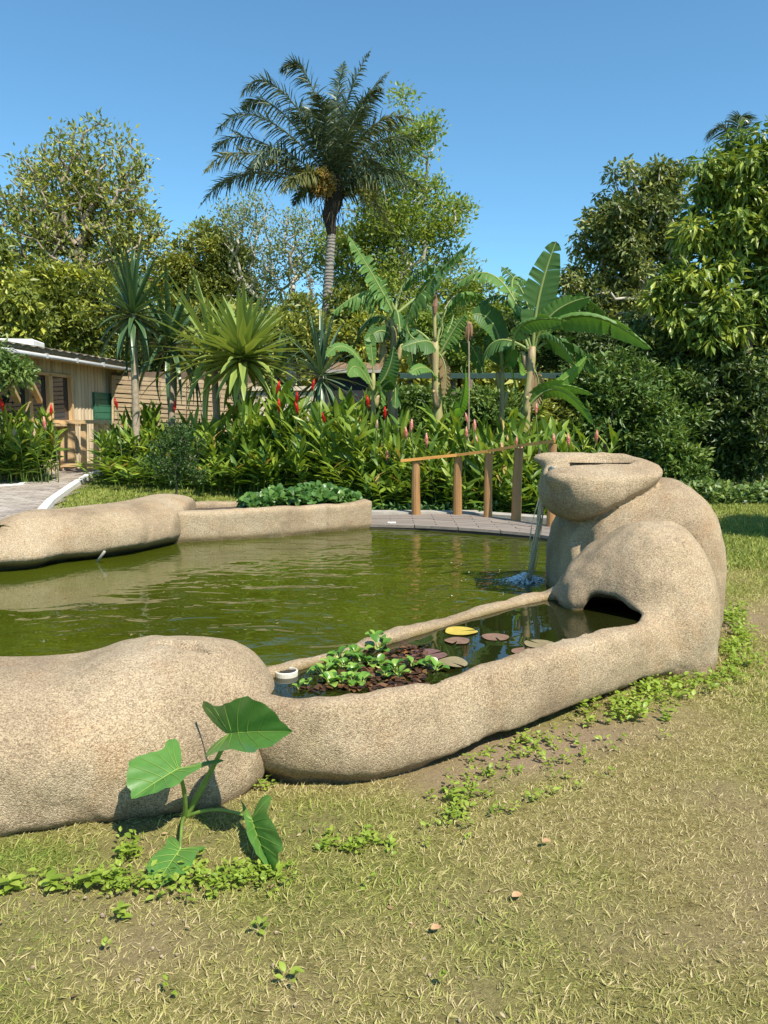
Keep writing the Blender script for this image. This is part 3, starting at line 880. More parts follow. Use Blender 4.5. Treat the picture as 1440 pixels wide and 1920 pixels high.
for a, b in ((w0, w1), (w1, w2), (w2, w3)):
    win = M('window', boxv(hp((a + b) / 2, (zb0 + zb1) / 2, -.03), HD * (b - a) / 2, HN * .008, (0, 0, (zb1 - zb0) / 2)), BOXF, GLASS, house)
    win_o = np.zeros(3)
    for p, q in (((a, zb0), (b, zb0)), ((a, zb1), (b, zb1)), ((a + .03, zb0), (a + .03, zb1)), ((b - .03, zb0), (b - .03, zb1))):
        v = beamv(hp(p[0], p[1], .035), hp(q[0], q[1], .035), .07, .10, HN)
        o = link('window_frame', mesh_data('window_frame', v - np.array(house.location), BOXF, PINE_WOOD)); o.parent = win
BLUE = plain('blue_cloth', (.06, .12, .32), .8, .2, 6)
M('blue_panel', boxv(hp((w1 + hs(20)) / 2, 2.05, -.3), HD * (w1 - hs(20)) / 2, HN * .01, (0, 0, .28)), BOXF, BLUE, house)
M('white_panel', boxv(hp((w2 + w3) / 2 + .1, 2.05, -.3), HD * .35, HN * .02, (0, 0, .25)), BOXF, WHITE, house)
# counter shelf, braces, shutter
M('counter', boxv(hp((w1 + w3) / 2, zb0 - .08, .2), HD * (w3 - w1) / 2, HN * .2, (0, 0, .03)), BOXF, PINE_RAIL, house)
for (x0, y0, x1, y1) in ((8, 700, 34, 752), (55, 712, 75, 752)):
    beam('brace', hw(x0, y0, .5), hw(x1, y1, .1), .10, .10, PINE_WOOD, house)
GREEN = plain('green_painted_boards', (.03, .14, .085), .55, .2, 6)
sh0, sh1 = hs(171), hs(212)
sh = M('shutter', boxv(hp((sh0 + sh1) / 2, 2.04, .055), HD * (sh1 - sh0) / 2, HN * .012, (0, 0, .42)), BOXF, GREEN, house)
for k in range(5):
    v = boxv(hp((sh0 + sh1) / 2, 1.71 + k * .165, .085), HD * (sh1 - sh0) / 2 * .98, HN * .012, (0, 0, .076))
    o = link('plank', mesh_data('plank', v - np.array(house.location), BOXF, GREEN)); o.parent = sh
# roof: slab with overhanging corrugated edge, gutter
ROOF = plain('mossy_roof_sheet', (.20, .18, .14), .9, .4, 5, bumpd=.02)
M('roof', boxv(hp((s_l + s_r) / 2 + .1, zg + .13, -.75), HD * ((s_r - s_l) / 2 + .25), HN * 1.3, (0, 0, .05)), BOXF, ROOF, house)
M('fascia', boxv(hp((s_l + s_r) / 2 + .1, zg + .01, .46), HD * ((s_r - s_l) / 2 + .25), HN * .02, (0, 0, .075)), BOXF, PINE_RAIL, house)
gut = tube([hp(s_l, zg + .0, .56), hp(s_r + .9, zg - .03, .56)], .045, 10)
GUT = plain('grey_white_gutter', (.45, .46, .47), .35, .1, 5)
M('gutter', gut[0], gut[1], GUT, house, smooth=True)
for k in range(5):
    s = s_l + (k + .5) * (s_r - s_l) / 5
    M('gutter_bracket', boxv(hp(s, zg, .56), HD * .03, HN * .052, (0, 0, .052)), BOXF, GUT, house)
wz = [hp(s_l + (s_r - s_l) * t, zg + .09, .62 + 0) for t in np.linspace(0, 1, 60)]
V = []; 
for i, p in enumerate(wz):
    dz = .02 * math.sin(i * 1.9)
    V += [p + [0, 0, .06 + dz], p + HN * -.5 + [0, 0, .09 + dz]]
M('roof_sheet', V, np.array([[2 * i, 2 * i + 2, 2 * i + 3, 2 * i + 1] for i in range(59)]), ROOF, house)
tank = M('roof_box', boxv(at(18, 652, 17.5), (.62, .1, 0), (-.05, .4, 0), (0, 0, .16)), BOXF, WHITE)
bevel(tank, .03); tag(tank, 'white box standing on the roof of the timber house', 'box')

# gate in front of the house
gate = thing('picket_gate', tuple(at(160, 875, 17.8)), 'pale unpainted wooden gate with wide upright boards across the path', 'gate')
def gt(px, py, dy=0): return at(px, py, 17.8 + dy)
beam('top_rail', gt(113, 791, -.05), gt(203, 791, -.05), .09, .085, PINE_RAIL, gate)
beam('bottom_rail', gt(116, 872, -.05), gt(190, 872, -.05), .09, .075, PINE_RAIL, gate)
for x, w in ((117, .07), (134, .155), (157, .13), (181, .13), (200, .10)):
    beam('picket', gt(x, 878, .03), gt(x, 790, .03), w, .04, PINE_WOOD, gate, up=(0, 1, 0))
M('mesh_panel', boxv(gt(196, 812, .1), (.12, 0, 0), (0, .02, 0), (0, 0, .2)), BOXF, PINE_WOOD, gate)

# slatted fence right of the house
fence = thing('slat_fence', tuple(at(340, 800, 19.8)), 'tall fence of narrow horizontal wooden slats right of the house', 'fence')
fx = [214, 252, 300, 350, 400, 440, 478]
for i, (a, b) in enumerate(zip(fx[:-1], fx[1:])):
    Ya, Yb = 20.2 - i * .12, 20.2 - (i + 1) * .12
    beam('fence_post', at(a, 800, Ya + .08), at(a, 704 + i * 2.5, Ya + .08), .10, .08, SLAT_WOOD, fence, up=(0, 1, 0))
    for k in range(12):
        ya = 708 + i * 2.2 + k * 8.3; yb = 708 + (i + 1) * 2.2 + k * 8.3
        j = rnd.uniform(-.012, .012)
        p, q = at(a + 1, ya, Ya), at(b - 1, yb, Yb); p[2] += j; q[2] += j * .5
        beam('slat', p, q, .025, .088, SLAT_WOOD, fence)
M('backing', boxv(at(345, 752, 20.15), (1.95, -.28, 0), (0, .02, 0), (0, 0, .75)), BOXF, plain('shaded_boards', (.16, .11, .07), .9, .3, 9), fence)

# cream block wall
CREAM = plain('cream_block', (.62, .53, .40), .9, .15, 10, bumpd=.006)
wall = thing('block_wall', tuple(at(540, 800, 19.2)), 'cream block wall with a flat coping behind the red ginger flowers', 'wall')
p, q = at(470, 728, 19.2), at(596, 736, 19.0)
zt_ = (p[2] + q[2]) / 2; p[2] = q[2] = zt_
dv = unit(q - p); L = np.linalg.norm(q - p)
M('coping', boxv((p + q) / 2 + [0, 0, .04], dv * L / 2, (0, .14, 0), (0, 0, .05)), BOXF, CREAM, wall)
M('wall_core', boxv((p + q) / 2 - [0, -.03, .9], dv * L / 2, (0, .06, 0), (0, 0, .88)), BOXF, plain('mortar', (.36, .30, .22), .95, .2, 10), wall)
bl = mesh_data('block', boxv((0, 0, 0), dv * .19, np.cross(dv, (0, 0, 1)) * .06, (0, 0, .052)), BOXF, CREAM)
for r_ in range(11):
    k = 0
    while k * .4 + (r_ % 2) * .2 < L - .2:
        c = p + dv * (k * .4 + (r_ % 2) * .2 + .2) - [0, .01, .085 + r_ * .12]
        o = link('block', bl, wall, c - np.array(wall.location)); k += 1

# open shed with a green roof edge, far right of the bananas
SHG = plain('green_roof_edge', (.016, .05, .036), .6, .2, 8)
shed = thing('open_shed', tuple(at(960, 800, 19.5)), 'long low open shed with a dark green roof edge behind the banana plants', 'shed')
a, b = at(750, 702, 19.5), at(1130, 706, 19.5); a[2] = b[2] = (a[2] + b[2]) / 2
M('roof', boxv((a + b) / 2 + [0, 1.5, .12], ((b - a)[0] / 2, 0, 0), (0, 1.5, .12), (0, .0, .03)), BOXF, SHG, shed)
M('fascia', beamv(a - [0, .03, .02], b - [0, .03, .02], .05, .11, ), BOXF, SHG, shed)
for x in (770, 850, 935, 1020, 1110):
    c = at(x, 712, 19.7); M('post', boxv((c[0], c[1], c[2] / 2 + .03), (.06, 0, 0), (0, .06, 0), (0, 0, c[2] / 2 - .03)), BOXF, BARK, shed)
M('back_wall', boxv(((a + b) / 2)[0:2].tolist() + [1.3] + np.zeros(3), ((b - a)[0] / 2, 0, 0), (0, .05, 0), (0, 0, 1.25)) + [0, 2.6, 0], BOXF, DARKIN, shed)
hut = thing('tiled_hut', tuple(at(670, 800, 20.5)), 'small hut with mossy brown tiled roof between the palm trunk and bananas', 'hut')
TILE = plain('mossy_tiles', (.20, .13, .08), .9, .4, 6, bumpd=.01)
a, b = at(596, 690, 20.5), at(745, 694, 20.5); a[2] = b[2] = (a[2] + b[2]) / 2
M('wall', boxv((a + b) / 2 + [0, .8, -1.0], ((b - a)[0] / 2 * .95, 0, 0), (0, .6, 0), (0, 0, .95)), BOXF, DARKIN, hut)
M('fascia', beamv(a + [0, -.05, -.05], b + [0, -.05, -.05], .06, .10), BOXF, plain('grey_board', (.33, .29, .24), .8, .2, 6), hut)
tl = mesh_data('tile', boxv((0, 0, 0), (.085, 0, 0), (0, .2, .045), (0, -.004, .014)), BOXF, TILE)
nt_ = int((b - a)[0] / .18)
for r_ in range(3):
    for k in range(nt_):
        link('tile', tl, hut, a + [.09 + k * .18, .12 + r_ * .34, .03 + r_ * .078 + (k % 2) * .008] - np.array(hut.location))

# ------------------------------------------------------------------ trees
def tree(name, D, base_px, ells, n_att, leaves, lsize, cols, label, cat='tree', group=None, bark=None, trunk_r=.16, lmat=None, spread=.35, up=.2, droop=0.0, seed=1, tmpl=LEAF2, trunk_top=None, twig=.006, fill=0.0, trans=.3, leafw=1.0, extra=0):
    r = np.random.default_rng(seed)
    b = at(base_px[0], base_px[1], D); gz = float(tz(b[0], b[1])); b = np.array([b[0], b[1], gz - .1])
    pts = []; rad = []
    areas = np.array([e[2] * e[3] for e in ells], float); areas /= areas.sum()
    for (cx, cy, rx, ry), w in zip(ells, areas):
        n = max(4, int(n_att * w))
        c = at(cx, cy, D); k = D / FPX
        u = unit(r.normal(size=(n, 3))) * (r.random((n, 1)) ** (0.38 + fill))
        rd = (rx + ry) / 2 * k * 0.85
        pts.append(c + u * [rx * k, rd, ry * k])
    pts = np.concatenate(pts)
    pts = pts[pts[:, 2] > gz + .25]
    # grow limbs: every point joins the nearest already connected node that is nearer to the trunk
    ttop = at(trunk_top[0], trunk_top[1], D) if trunk_top else b + [0, 0, max(1.0, (pts[:, 2].min() - gz) * .8 + .4)]
    nodes_ = [b, b * .5 + ttop * .5 + r.normal(0, .05, 3) * [1, 1, 0], ttop]; par = [-1, 0, 1]
    order = np.argsort(np.linalg.norm((pts - ttop) * [1, 1, .8], axis=1))
    tips = []
    arr = np.array(nodes_); plen = [0, 0, 0.]
    arrl = list(arr)
    for i in order:
        p = pts[i]
        A = np.array(arrl); dlt = p - A
        dist = np.linalg.norm(dlt, axis=1)
        cost = dist + .22 * np.array(plen) + .5 * np.maximum(0, -(dlt[:, 2]) / (dist + .01)) * dist
        cost[0] = cost[1] = 1e9
        j = int(np.argmin(cost))
        L = dist[j]; ns = 2 if L > .5 else 1
        prev = j
        for s in range(1, ns + 1):
            t = s / ns
            q = A[j] + dlt[j] * t
            if s < ns: q = q + r.normal(0, .07, 3) * L - np.array([0, 0, -.05 * L])
            arrl.append(q); par.append(prev); plen.append(plen[prev] + L / ns); prev = len(arrl) - 1
        tips.append(prev)
    A = np.array(arrl); P = np.array(par)
    wgt = np.zeros(len(A)); wgt[tips] = 1
    for i in range(len(A) - 1, 0, -1): wgt[P[i]] += wgt[i]
    rr = twig * np.maximum(wgt, 1) ** .5
    rr *= 1; sc_ = trunk_r / rr[0]
    rr = np.where(wgt > 3, rr * (1 + (sc_ - 1) * np.minimum(1, wgt / wgt[0] * 1.2) ** .5), rr)
    e = np.arange(1, len(A))
    V, F = edges_tube(A[P[e]], A[e], rr[P[e]] * np.where(wgt[e] < wgt[P[e]] * .4, .55, .95), rr[e], 5)
    root = thing(name, b, label, cat, group)
    M('trunk', V, F, bark or BARK, root, smooth=True)
    if leaves:
        cnt_ = np.maximum(2, (leaves * 2.1 * r.random(len(tips)) ** 1.3)).astype(int); k = int(cnt_.sum())
        cen = np.repeat(A[tips], cnt_, 0)
        sp = spread * (0.45 + .35 * r.random(len(tips)) + .4 * cnt_ / cnt_.max())
        offs = unit(r.normal(size=(k, 3))) * (r.random((k, 1)) ** .5) * np.repeat(sp, cnt_)[:, None] * [1, 1, .75]
        pos_ = cen + offs
        d = unit(offs * .9 / spread + r.normal(size=(k, 3)) * .55 + [0, 0, up - droop])
        upv = unit(r.normal(size=(k, 3)) * .55 + [0, 0, 1.0])
        clump = np.repeat(r.random(len(tips)), cnt_)
        tint = np.clip(clump * .55 + r.random(k) * .45 + .0, 0, 1)
        sz = lsize * (.6 + .8 * r.random(k))
        V, F, T = scatter(tmpl[0], tmpl[1], pos_, d, upv, sz, tint, leafw)
        M('crown', V, F, lmat, root, tint=T)
    return root

L_OLIVE = leafmat('leaf_olive_yellow', [(0.106, 0.142, 0.035), (0.254, 0.289, 0.064), (0.564, 0.542, 0.120)], .3)
L_YEL = leafmat('leaf_yellow_green', [(0.068, 0.097, 0.025), (0.206, 0.248, 0.048), (0.552, 0.552, 0.083)], .3)
L_BRIGHT = leafmat('leaf_bright_green', [(0.108, 0.167, 0.032), (0.238, 0.319, 0.059), (0.432, 0.486, 0.108)], .4)
L_PALE = leafmat('leaf_pale_green', [(0.110, 0.158, 0.047), (0.221, 0.268, 0.095), (0.347, 0.378, 0.142)], .35)
L_DARK = leafmat('leaf_dark_green', [(0.034, 0.066, 0.019), (0.075, 0.122, 0.030), (0.160, 0.198, 0.048)], .2)
L_DK2 = leafmat('leaf_dark_olive', [(0.068, 0.103, 0.029), (0.173, 0.209, 0.059), (0.390, 0.396, 0.115)], .25)
L_BIG = leafmat('leaf_broad_green', [(0.066, 0.125, 0.026), (0.172, 0.251, 0.042), (0.476, 0.503, 0.079)], .28, .4)
L_SHADE = leafmat('leaf_shrub_green', [(0.058, 0.105, 0.028), (0.116, 0.197, 0.041), (0.231, 0.299, 0.065)], .25)

tree('tall_tree', 26, (168, 760), [(165, 320, 105, 85), (95, 385, 90, 100), (225, 395, 75, 105), (150, 460, 150, 95), (285, 440, 28, 38), (45, 470, 70, 80), (210, 500, 90, 60)], 800, 20, .17, None,
     'tall sparse tree with upright grey branches rising behind the timber house', lmat=L_OLIVE, bark=BARK_PALE, trunk_r=.26, up=.5, spread=.55, seed=2, trunk_top=(168, 600), twig=.020)
tree('leafy_tree', 22, (-30, 760), [(-35, 520, 60, 110), (15, 590, 60, 70)], 130, 70, .22, None,
     'tree with broad hanging yellow-green leaves at the far left edge', lmat=L_YEL, trunk_r=.2, droop=.6, spread=.5, seed=3)
tree('leafy_tree', 24, (70, 760), [(60, 600, 110, 80), (110, 540, 60, 50)], 190, 75, .19, None,
     'bushy yellow-green tree just above the white box on the roof', lmat=L_YEL, trunk_r=.18, spread=.5, seed=4)
tree('leafy_tree', 24.5, (205, 760), [(190, 600, 60, 90), (250, 620, 55, 70), (225, 540, 40, 40)], 150, 75, .18, None,
     'bushy olive-yellow tree behind the left dark green spiky plant', lmat=L_YEL, trunk_r=.18, spread=.5, seed=5)
tree('leafy_tree', 28, (390, 740), [(395, 500, 75, 70), (350, 545, 62, 65), (440, 565, 60, 65), (395, 610, 90, 60)], 320, 100, .18, None,
     'rounded olive tree in the gap between the sparse tree and the palm', lmat=L_OLIVE, trunk_r=.2, spread=.5, seed=6)
tree('pale_tree', 27, (545, 740), [(500, 450, 85, 90), (460, 420, 45, 50), (560, 480, 60, 90), (500, 560, 80, 60), (420, 400, 20, 30)], 330, 22, .12, None,
     'thin tree with bare whitish branches directly left of the palm trunk', lmat=L_PALE, bark=BARK_WHITE, trunk_r=.17, up=.6, spread=.45, seed=7, trunk_top=(545, 650), twig=.010)
tree('airy_tree', 26, (705, 740), [(765, 370, 70, 125), (720, 480, 105, 110), (822, 400, 45, 70), (795, 250, 28, 40), (752, 190, 14, 25), (650, 500, 65, 90), (855, 510, 40, 50), (872, 385, 16, 20), (760, 560, 120, 60)], 560, 52, .15, None,
     'tall airy light green tree behind the right side of the palm', lmat=L_BRIGHT, bark=BARK_WHITE, trunk_r=.24, up=.3, spread=.55, seed=8, trunk_top=(720, 620), twig=.009)
tree('airy_tree', 29, (880, 740), [(890, 570, 65, 45), (830, 610, 80, 60), (930, 610, 70, 50), (980, 640, 60, 60)], 220, 90, .17, None,
     'low light green tree on the skyline between bananas and the dark tree', lmat=L_BRIGHT, trunk_r=.16, spread=.5, seed=9)
tree('dark_tree', 24, (1215, 745), [(1190, 385, 72, 80), (1240, 350, 45, 45), (1130, 450, 55, 65), (1200, 470, 85, 80), (1095, 555, 55, 55), (1180, 580, 120, 65), (1250, 420, 40, 70)], 400, 70, .19, None,
     'large dark olive tree with pale limbs right of the bananas', lmat=L_DK2, bark=BARK_WHITE, trunk_r=.26, droop=.5, spread=.42, seed=10, trunk_top=(1215, 560), twig=.018)
tree('broadleaf_tree', 17.9, (1405, 800), [(1400, 320, 65, 75), (1340, 430, 85, 75), (1420, 440, 70, 90), (1300, 550, 90, 45), (1400, 590, 80, 80), (1335, 330, 36, 36), (1480, 380, 80, 130), (1500, 560, 80, 120), (1430, 690, 70, 70), (1330, 620, 90, 45), (1265, 540, 45, 40)], 330, 70, .25, None,
     'leafy tree with broad glossy yellow-green leaves at the right edge', lmat=L_BIG, trunk_r=.16, droop=.75, spread=.38, seed=11, trunk_top=(1400, 600), tmpl=LEAF4, leafw=.82)
tree('leafy_tree', 9.5, (2130, 900), [(2080, 420, 330, 190), (2000, 560, 260, 120)], 90, 60, .26, None,
     'tree just outside the right edge that shades the lawn', lmat=L_BIG, trunk_r=.15, spread=.5, seed=12, tmpl=LEAF4)
for i, (D, bx, el, lb, mat) in enumerate([
    (21.5, 560, [(560, 620, 55, 60), (600, 650, 50, 40)], 'olive shrub directly left of the palm trunk foot', L_OLIVE),
    (22, 690, [(690, 630, 70, 60), (650, 600, 45, 50)], 'yellow-green shrub above the tiled hut roof', L_YEL),
    (22.5, 860, [(860, 640, 90, 55), (800, 620, 50, 50)], 'light green shrub behind the middle banana plant', L_BRIGHT),
    (23, 1000, [(1000, 640, 80, 55), (1060, 630, 60, 60)], 'dark green shrub above the green-edged shed roof', L_DARK),
    (21, 450, [(440, 640, 80, 60), (380, 660, 60, 50)], 'mixed olive shrub behind the pale spiky plants', L_OLIVE),
    (21.5, 310, [(310, 650, 60, 60)], 'dark shrub behind the slatted fence', L_DARK)]):
    tree('shrub', D, (bx, 790), el, 90, 90, .17, None, lb, 'shrub', 'shrubs at the back of the garden', lmat=mat, trunk_r=.06, spread=.4, seed=20 + i)
for i, (D, el, lb, mat) in enumerate([
    (17.0, [(790, 785, 60, 50), (740, 785, 50, 50)], 'dull green shrub below the tiled hut behind the left banana stem', L_SHADE),
    (17.2, [(900, 785, 70, 45), (960, 790, 50, 45)], 'dull green shrub under the left half of the green shed roof edge', L_SHADE),
    (17.4, [(1060, 780, 65, 45), (1010, 800, 60, 50)], 'feathery green shrub under the right half of the shed roof edge', L_OLIVE),
    (17.2, [(1140, 740, 85, 75), (1100, 810, 70, 70)], 'feathery mid green shrub behind the fountain head', L_SHADE),
    (17.6, [(1230, 770, 85, 90), (1190, 840, 70, 70)], 'dark green shrub directly behind the fountain', L_SHADE),
    (17.8, [(1320, 770, 80, 100), (1300, 850, 60, 60)], 'very dark shrub behind the right shoulder of the fountain', L_DARK),
    (17.4, [(1410, 780, 80, 110), (1400, 860, 70, 50)], 'very dark shrub under the broadleaf tree at the right edge', L_DARK),
    (18.6, [(1250, 680, 100, 60), (1180, 660, 80, 60)], 'dark shrub beneath the pale limbs of the large dark tree', L_DARK),
    (18.4, [(1370, 680, 100, 70), (1460, 660, 70, 90)], 'dark shrub below the hanging leaves of the broadleaf tree', L_DARK),
    (16.8, [(1240, 840, 50, 50), (1280, 880, 40, 35)], 'small bright-leaved bush touching the fountain outline on its right', L_SHADE)]):
    tree('shrub', D, (el[0][0], 880), el, 130, 80, .15, None, lb, 'shrub', 'shrubs along the shaded right bank', lmat=mat, trunk_r=.05, spread=.36, seed=40 + i)

# small ornamental trees on the left
tree('small_tree', 13.0, (333, 945), [(330, 850, 48, 50), (310, 880, 35, 30), (350, 880, 35, 35), (335, 815, 25, 25)], 100, 45, .055, None,
     'slim young tree with tiny leaves on the lawn behind the far boulder', 'tree', lmat=leafmat('leaf_tiny', [(.03, .07, .015), (.06, .12, .03), (.11, .17, .05)], .3), trunk_r=.022, spread=.17, seed=60, twig=.003, trunk_top=(333, 890))
tree('small_tree', 14.5, (-20, 900), [(8, 695, 46, 30), (-30, 690, 55, 60), (42, 712, 20, 15)], 90, 60, .10, None,
     'small tree whose leafy branch hangs before the house windows', 'tree', lmat=L_SHADE, trunk_r=.05, spread=.25, seed=61, droop=.3)

# far wood closing the horizon
r_ = np.random.default_rng(77)
n = 38000
X = r_.uniform(-40, 45, n); Yw = r_.uniform(36, 46, n)
hmax = 5.2 + 2.6 * vn(X * .16 + 4, X * 0 + 2) + 1.2 * vn(X * .6, X * 0 + 9)
Zw = hmax * r_.random(n) ** .7
V, F, T = scatter(LEAF2[0], LEAF2[1], np.c_[X, Yw, Zw], rand_dirs(n, .1, r_), unit(r_.normal(size=(n, 3)) * .6 + [0, -.3, 1]), .75, np.clip(vn(X * .4, Yw * .4, Zw * .5) * .8 + r_.random(n) * .3, 0, 1), 1.2)
tag(M('distant_wood', V, F, L_OLIVE, tint=T), 'distant woodland behind the garden trees', kind='stuff')
# ------------------------------------------------------------------ palms
def bcol(name, cols, **k): return leafmat(name, cols, **k)
FROND = leafmat('palm_leaflet', [(.05, .085, .05), (.115, .15, .085), (.25, .27, .15)], .15, .35, .5)
FROND_Y = leafmat('palm_leaflet_yellowish', [(.11, .135, .05), (.19, .195, .07), (.29, .27, .10)], .3, .4)
FROND_D = leafmat('palm_leaflet_dry', [(.22, .17, .09), (.30, .24, .14), (.36, .30, .18)], .15, .7, .1)
RACHIS = plain('palm_rachis', (.20, .20, .07), .5, .2, 8)
PALM_TRUNK = None
def palm_trunk_mat():
    m, nt, b = nodes('ringed_palm_trunk')
    p = pos(nt)
    sx = N(nt, 'ShaderNodeSeparateXYZ'); nt.links.new(p, sx.inputs[0])
    a = N(nt, 'ShaderNodeMath', operation='MULTIPLY_ADD'); nt.links.new(noise(nt, 4, 3, .5, p), a.inputs[0]); a.inputs[1].default_value = .16; nt.links.new(sx.outputs[2], a.inputs[2])
    w = N(nt, 'ShaderNodeMath', operation='MULTIPLY'); nt.links.new(a.outputs[0], w.inputs[0]); w.inputs[1].default_value = 68
    s = N(nt, 'ShaderNodeMath', operation='SINE'); nt.links.new(w.outputs[0], s.inputs[0])
    f = noise(nt, 9, 5, .6, p)
    c = ramp(nt, f, [(.3, (.15, .135, .115)), (.6, (.24, .22, .19)), (.8, (.36, .33, .29))])
    ring = ramp(nt, s.outputs[0], [(.0, (.62, .6, .58)), (.5, (1, 1, 1))])
    nt.links.new(mixc(nt, .4, c, mixc(nt, 1.0, c, ring, 'MULTIPLY')), b.inputs['Base Color'])
    b.inputs['Roughness'].default_value = .85
    bump(nt, b, s.outputs[0], .5, .02)
    return m
PALM_TRUNK = palm_trunk_mat()

def frond_mesh(p0, p1, p2, n=46, ll=.62, mat=None, name='frond', parent=None, r=None, plume=.5, hang=.35, w=.016):
    """feather frond: rachis along a curve, leaflets to both sides"""
    r = r or rng
    C = bez(p0, p1, p2, n + 1)
    t = np.linspace(0, 1, n + 1)
    tan = unit(np.gradient(C, axis=0))
    side = unit(np.cross(tan, [0, 0, 1.0]) + 1e-6); upv = np.cross(side, tan)
    V, F = tube(C[::3], np.linspace(.03, .006, len(C[::3])), 4, False)
    parts = [(V, F)]; T = [np.full(len(V), .8)]
    P, D, U, S = [], [], [], []
    for sgn in (-1, 1):
        for k in (0, 1):
            i = np.arange(4, n + 1)
            L = ll * np.sin(np.pi * np.clip(t[i] * .88 + .14, 0, 1)) ** .7 * (.85 + .3 * r.random(len(i)))
            el = r.normal(0, plume, len(i))[:, None]
            d = side[i] * sgn * 1.0 + tan[i] * (.55 + .5 * t[i][:, None]) + upv[i] * el
            jit = (C[i] - C[i - 1]) * r.random((len(i), 1))
            P.append(C[i] - jit); D.append(d); U.append(upv[i] + r.normal(0, .3, (len(i), 3))); S.append(L)
    P, D, U, S = np.concatenate(P), unit(np.concatenate(D)), np.concatenate(U), np.concatenate(S)
    # leaflet as a 3-segment strip that droops
    sv = unit(np.cross(D, U))
    tt = np.array([0, .35, .7, 1.0]); ww = np.array([.7, 1, .7, .08]) * w
    Q = P[:, None] + D[:, None] * (S[:, None] * tt)[:, :, None] - np.array([0, 0, 1.0]) * (hang * S[:, None] * tt ** 2)[:, :, None]
    VV = np.stack([Q - sv[:, None] * ww[None, :, None], Q + sv[:, None] * ww[None, :, None]], 2).reshape(len(P), 8, 3)
    ff_ = np.array([[0, 1, 3, 2], [2, 3, 5, 4], [4, 5, 7, 6]])
    FF = ff_[None] + (np.arange(len(P)) * 8)[:, None, None]
    parts.append((VV.reshape(-1, 3), FF.reshape(-1, 4)))
    T.append(np.repeat(np.clip(.35 + r.normal(0, .25, len(P)), 0, 1), 8))
    v, f = join([(parts[0][0], parts[0][1] if isinstance(parts[0][1], np.ndarray) else parts[0][1][0]), parts[1]])
    return M(name, v, f, mat or FROND, parent, tint=np.concatenate(T))

PD = 22.0
pb_ = at(612, 760, PD); pb_[2] = float(tz(pb_[0], pb_[1])) - .1
palm = thing('palm_tree', pb_, 'tall palm with arching feathery fronds and a ringed grey trunk', 'palm tree')
cr = at(632, 352, PD)
neck = at(622, 440, PD)
L = [pb_, at(611, 640, PD), at(614, 560, PD), at(618, 490, PD), neck]
tp = np.concatenate([[L[i] * (1 - u) + L[i + 1] * u for u in np.linspace(0, 1, 6, endpoint=False)] for i in range(4)] + [[neck]])
v, f = tube(tp, np.linspace(.165, .115, len(tp)) + .004 * np.sin(np.arange(len(tp)) * 2.1), 14)
M('trunk', v, f, PALM_TRUNK, palm, smooth=True)
SHEATH = plain('palm_sheath_fibre', (.030, .022, .016), .95, .5, 14, bumpd=.02)
sh_pts = [neck, at(617, 405, PD), at(624, 385, PD), at(632, 360, PD), at(636, 325, PD)]
v, f = tube(sh_pts, [.12, .19, .24, .22, .10], 12); M('leaf_sheath', v, f, SHEATH, palm, smooth=False)
def cp(x, y): return 360 + x * 560 / 1440, 80 + y * 560 / 1440
fr_list = [  # control, tip in the crop's pixels, depth shift, colour
    ((560, 30), (415, 150), -.3, 0), ((390, 70), (225, 280), -.9, 0), ((370, 200), (235, 330), .6, 0), ((290, 230), (100, 460), -1.0, 0),
    ((270, 360), (90, 540), .7, 0), ((230, 440), (50, 640), -1.2, 2), ((260, 540), (30, 800), -.3, 0), ((330, 560), (80, 720), 1.2, 2),
    ((420, 500), (250, 640), 1.5, 0), ((380, 420), (300, 620), -1.8, 0),
    ((700, 330), (870, 20), -.2, 0), ((680, 280), (740, 80), .8, 0), ((760, 330), (960, 130), .6, 0), ((640, 320), (600, 250), -1.6, 0), ((780, 300), (930, 220), -1.0, 0),
    ((870, 320), (1080, 380), -.5, 2), ((900, 400), (1130, 500), .8, 0), ((880, 470), (1110, 560), -1.2, 0), ((900, 530), (1130, 720), .3, 0), ((860, 580), (1080, 720), -1.3, 0),
    ((820, 640), (1000, 960), .2, 2), ((760, 380), (840, 300), -1.9, 0), ((720, 420), (690, 250), 1.5, 0), ((800, 500), (950, 640), 1.6, 0), ((560, 560), (420, 740), -1.6, 2), ((590, 600), (480, 800), .6, 0),
    ((800, 420), (1010, 420), 1.6, 0), ((600, 420), (470, 330), -1.5, 0), ((610, 300), (520, 330), 1.5, 0)]
prr = np.random.default_rng(4)
for (cx, cy), (tx, ty), dd, c in fr_list:
    k = 1.55
    p0 = cr + prr.normal(0, .06, 3) + [0, 0, (-.25 if ty > 500 else .15)]
    p2 = at(*cp(tx, ty), PD + dd)
    pc_ = at(*cp(cx, cy), PD + dd * .5)
    ctrl = 2 * pc_ - .5 * (p0 + p2)
    ctrl = pc_ * .75 + ctrl * .25
    frond_mesh(p0, ctrl, p2, 66, .56, FROND_Y if c == 2 else FROND, 'frond', palm, prr, .6, .32, .018)
frond_mesh(at(575, 650, PD - .6), at(582, 560, PD - .6), at(582, 500, PD - .6), 40, .42, FROND_D, 'frond', palm, prr, .4, .6)
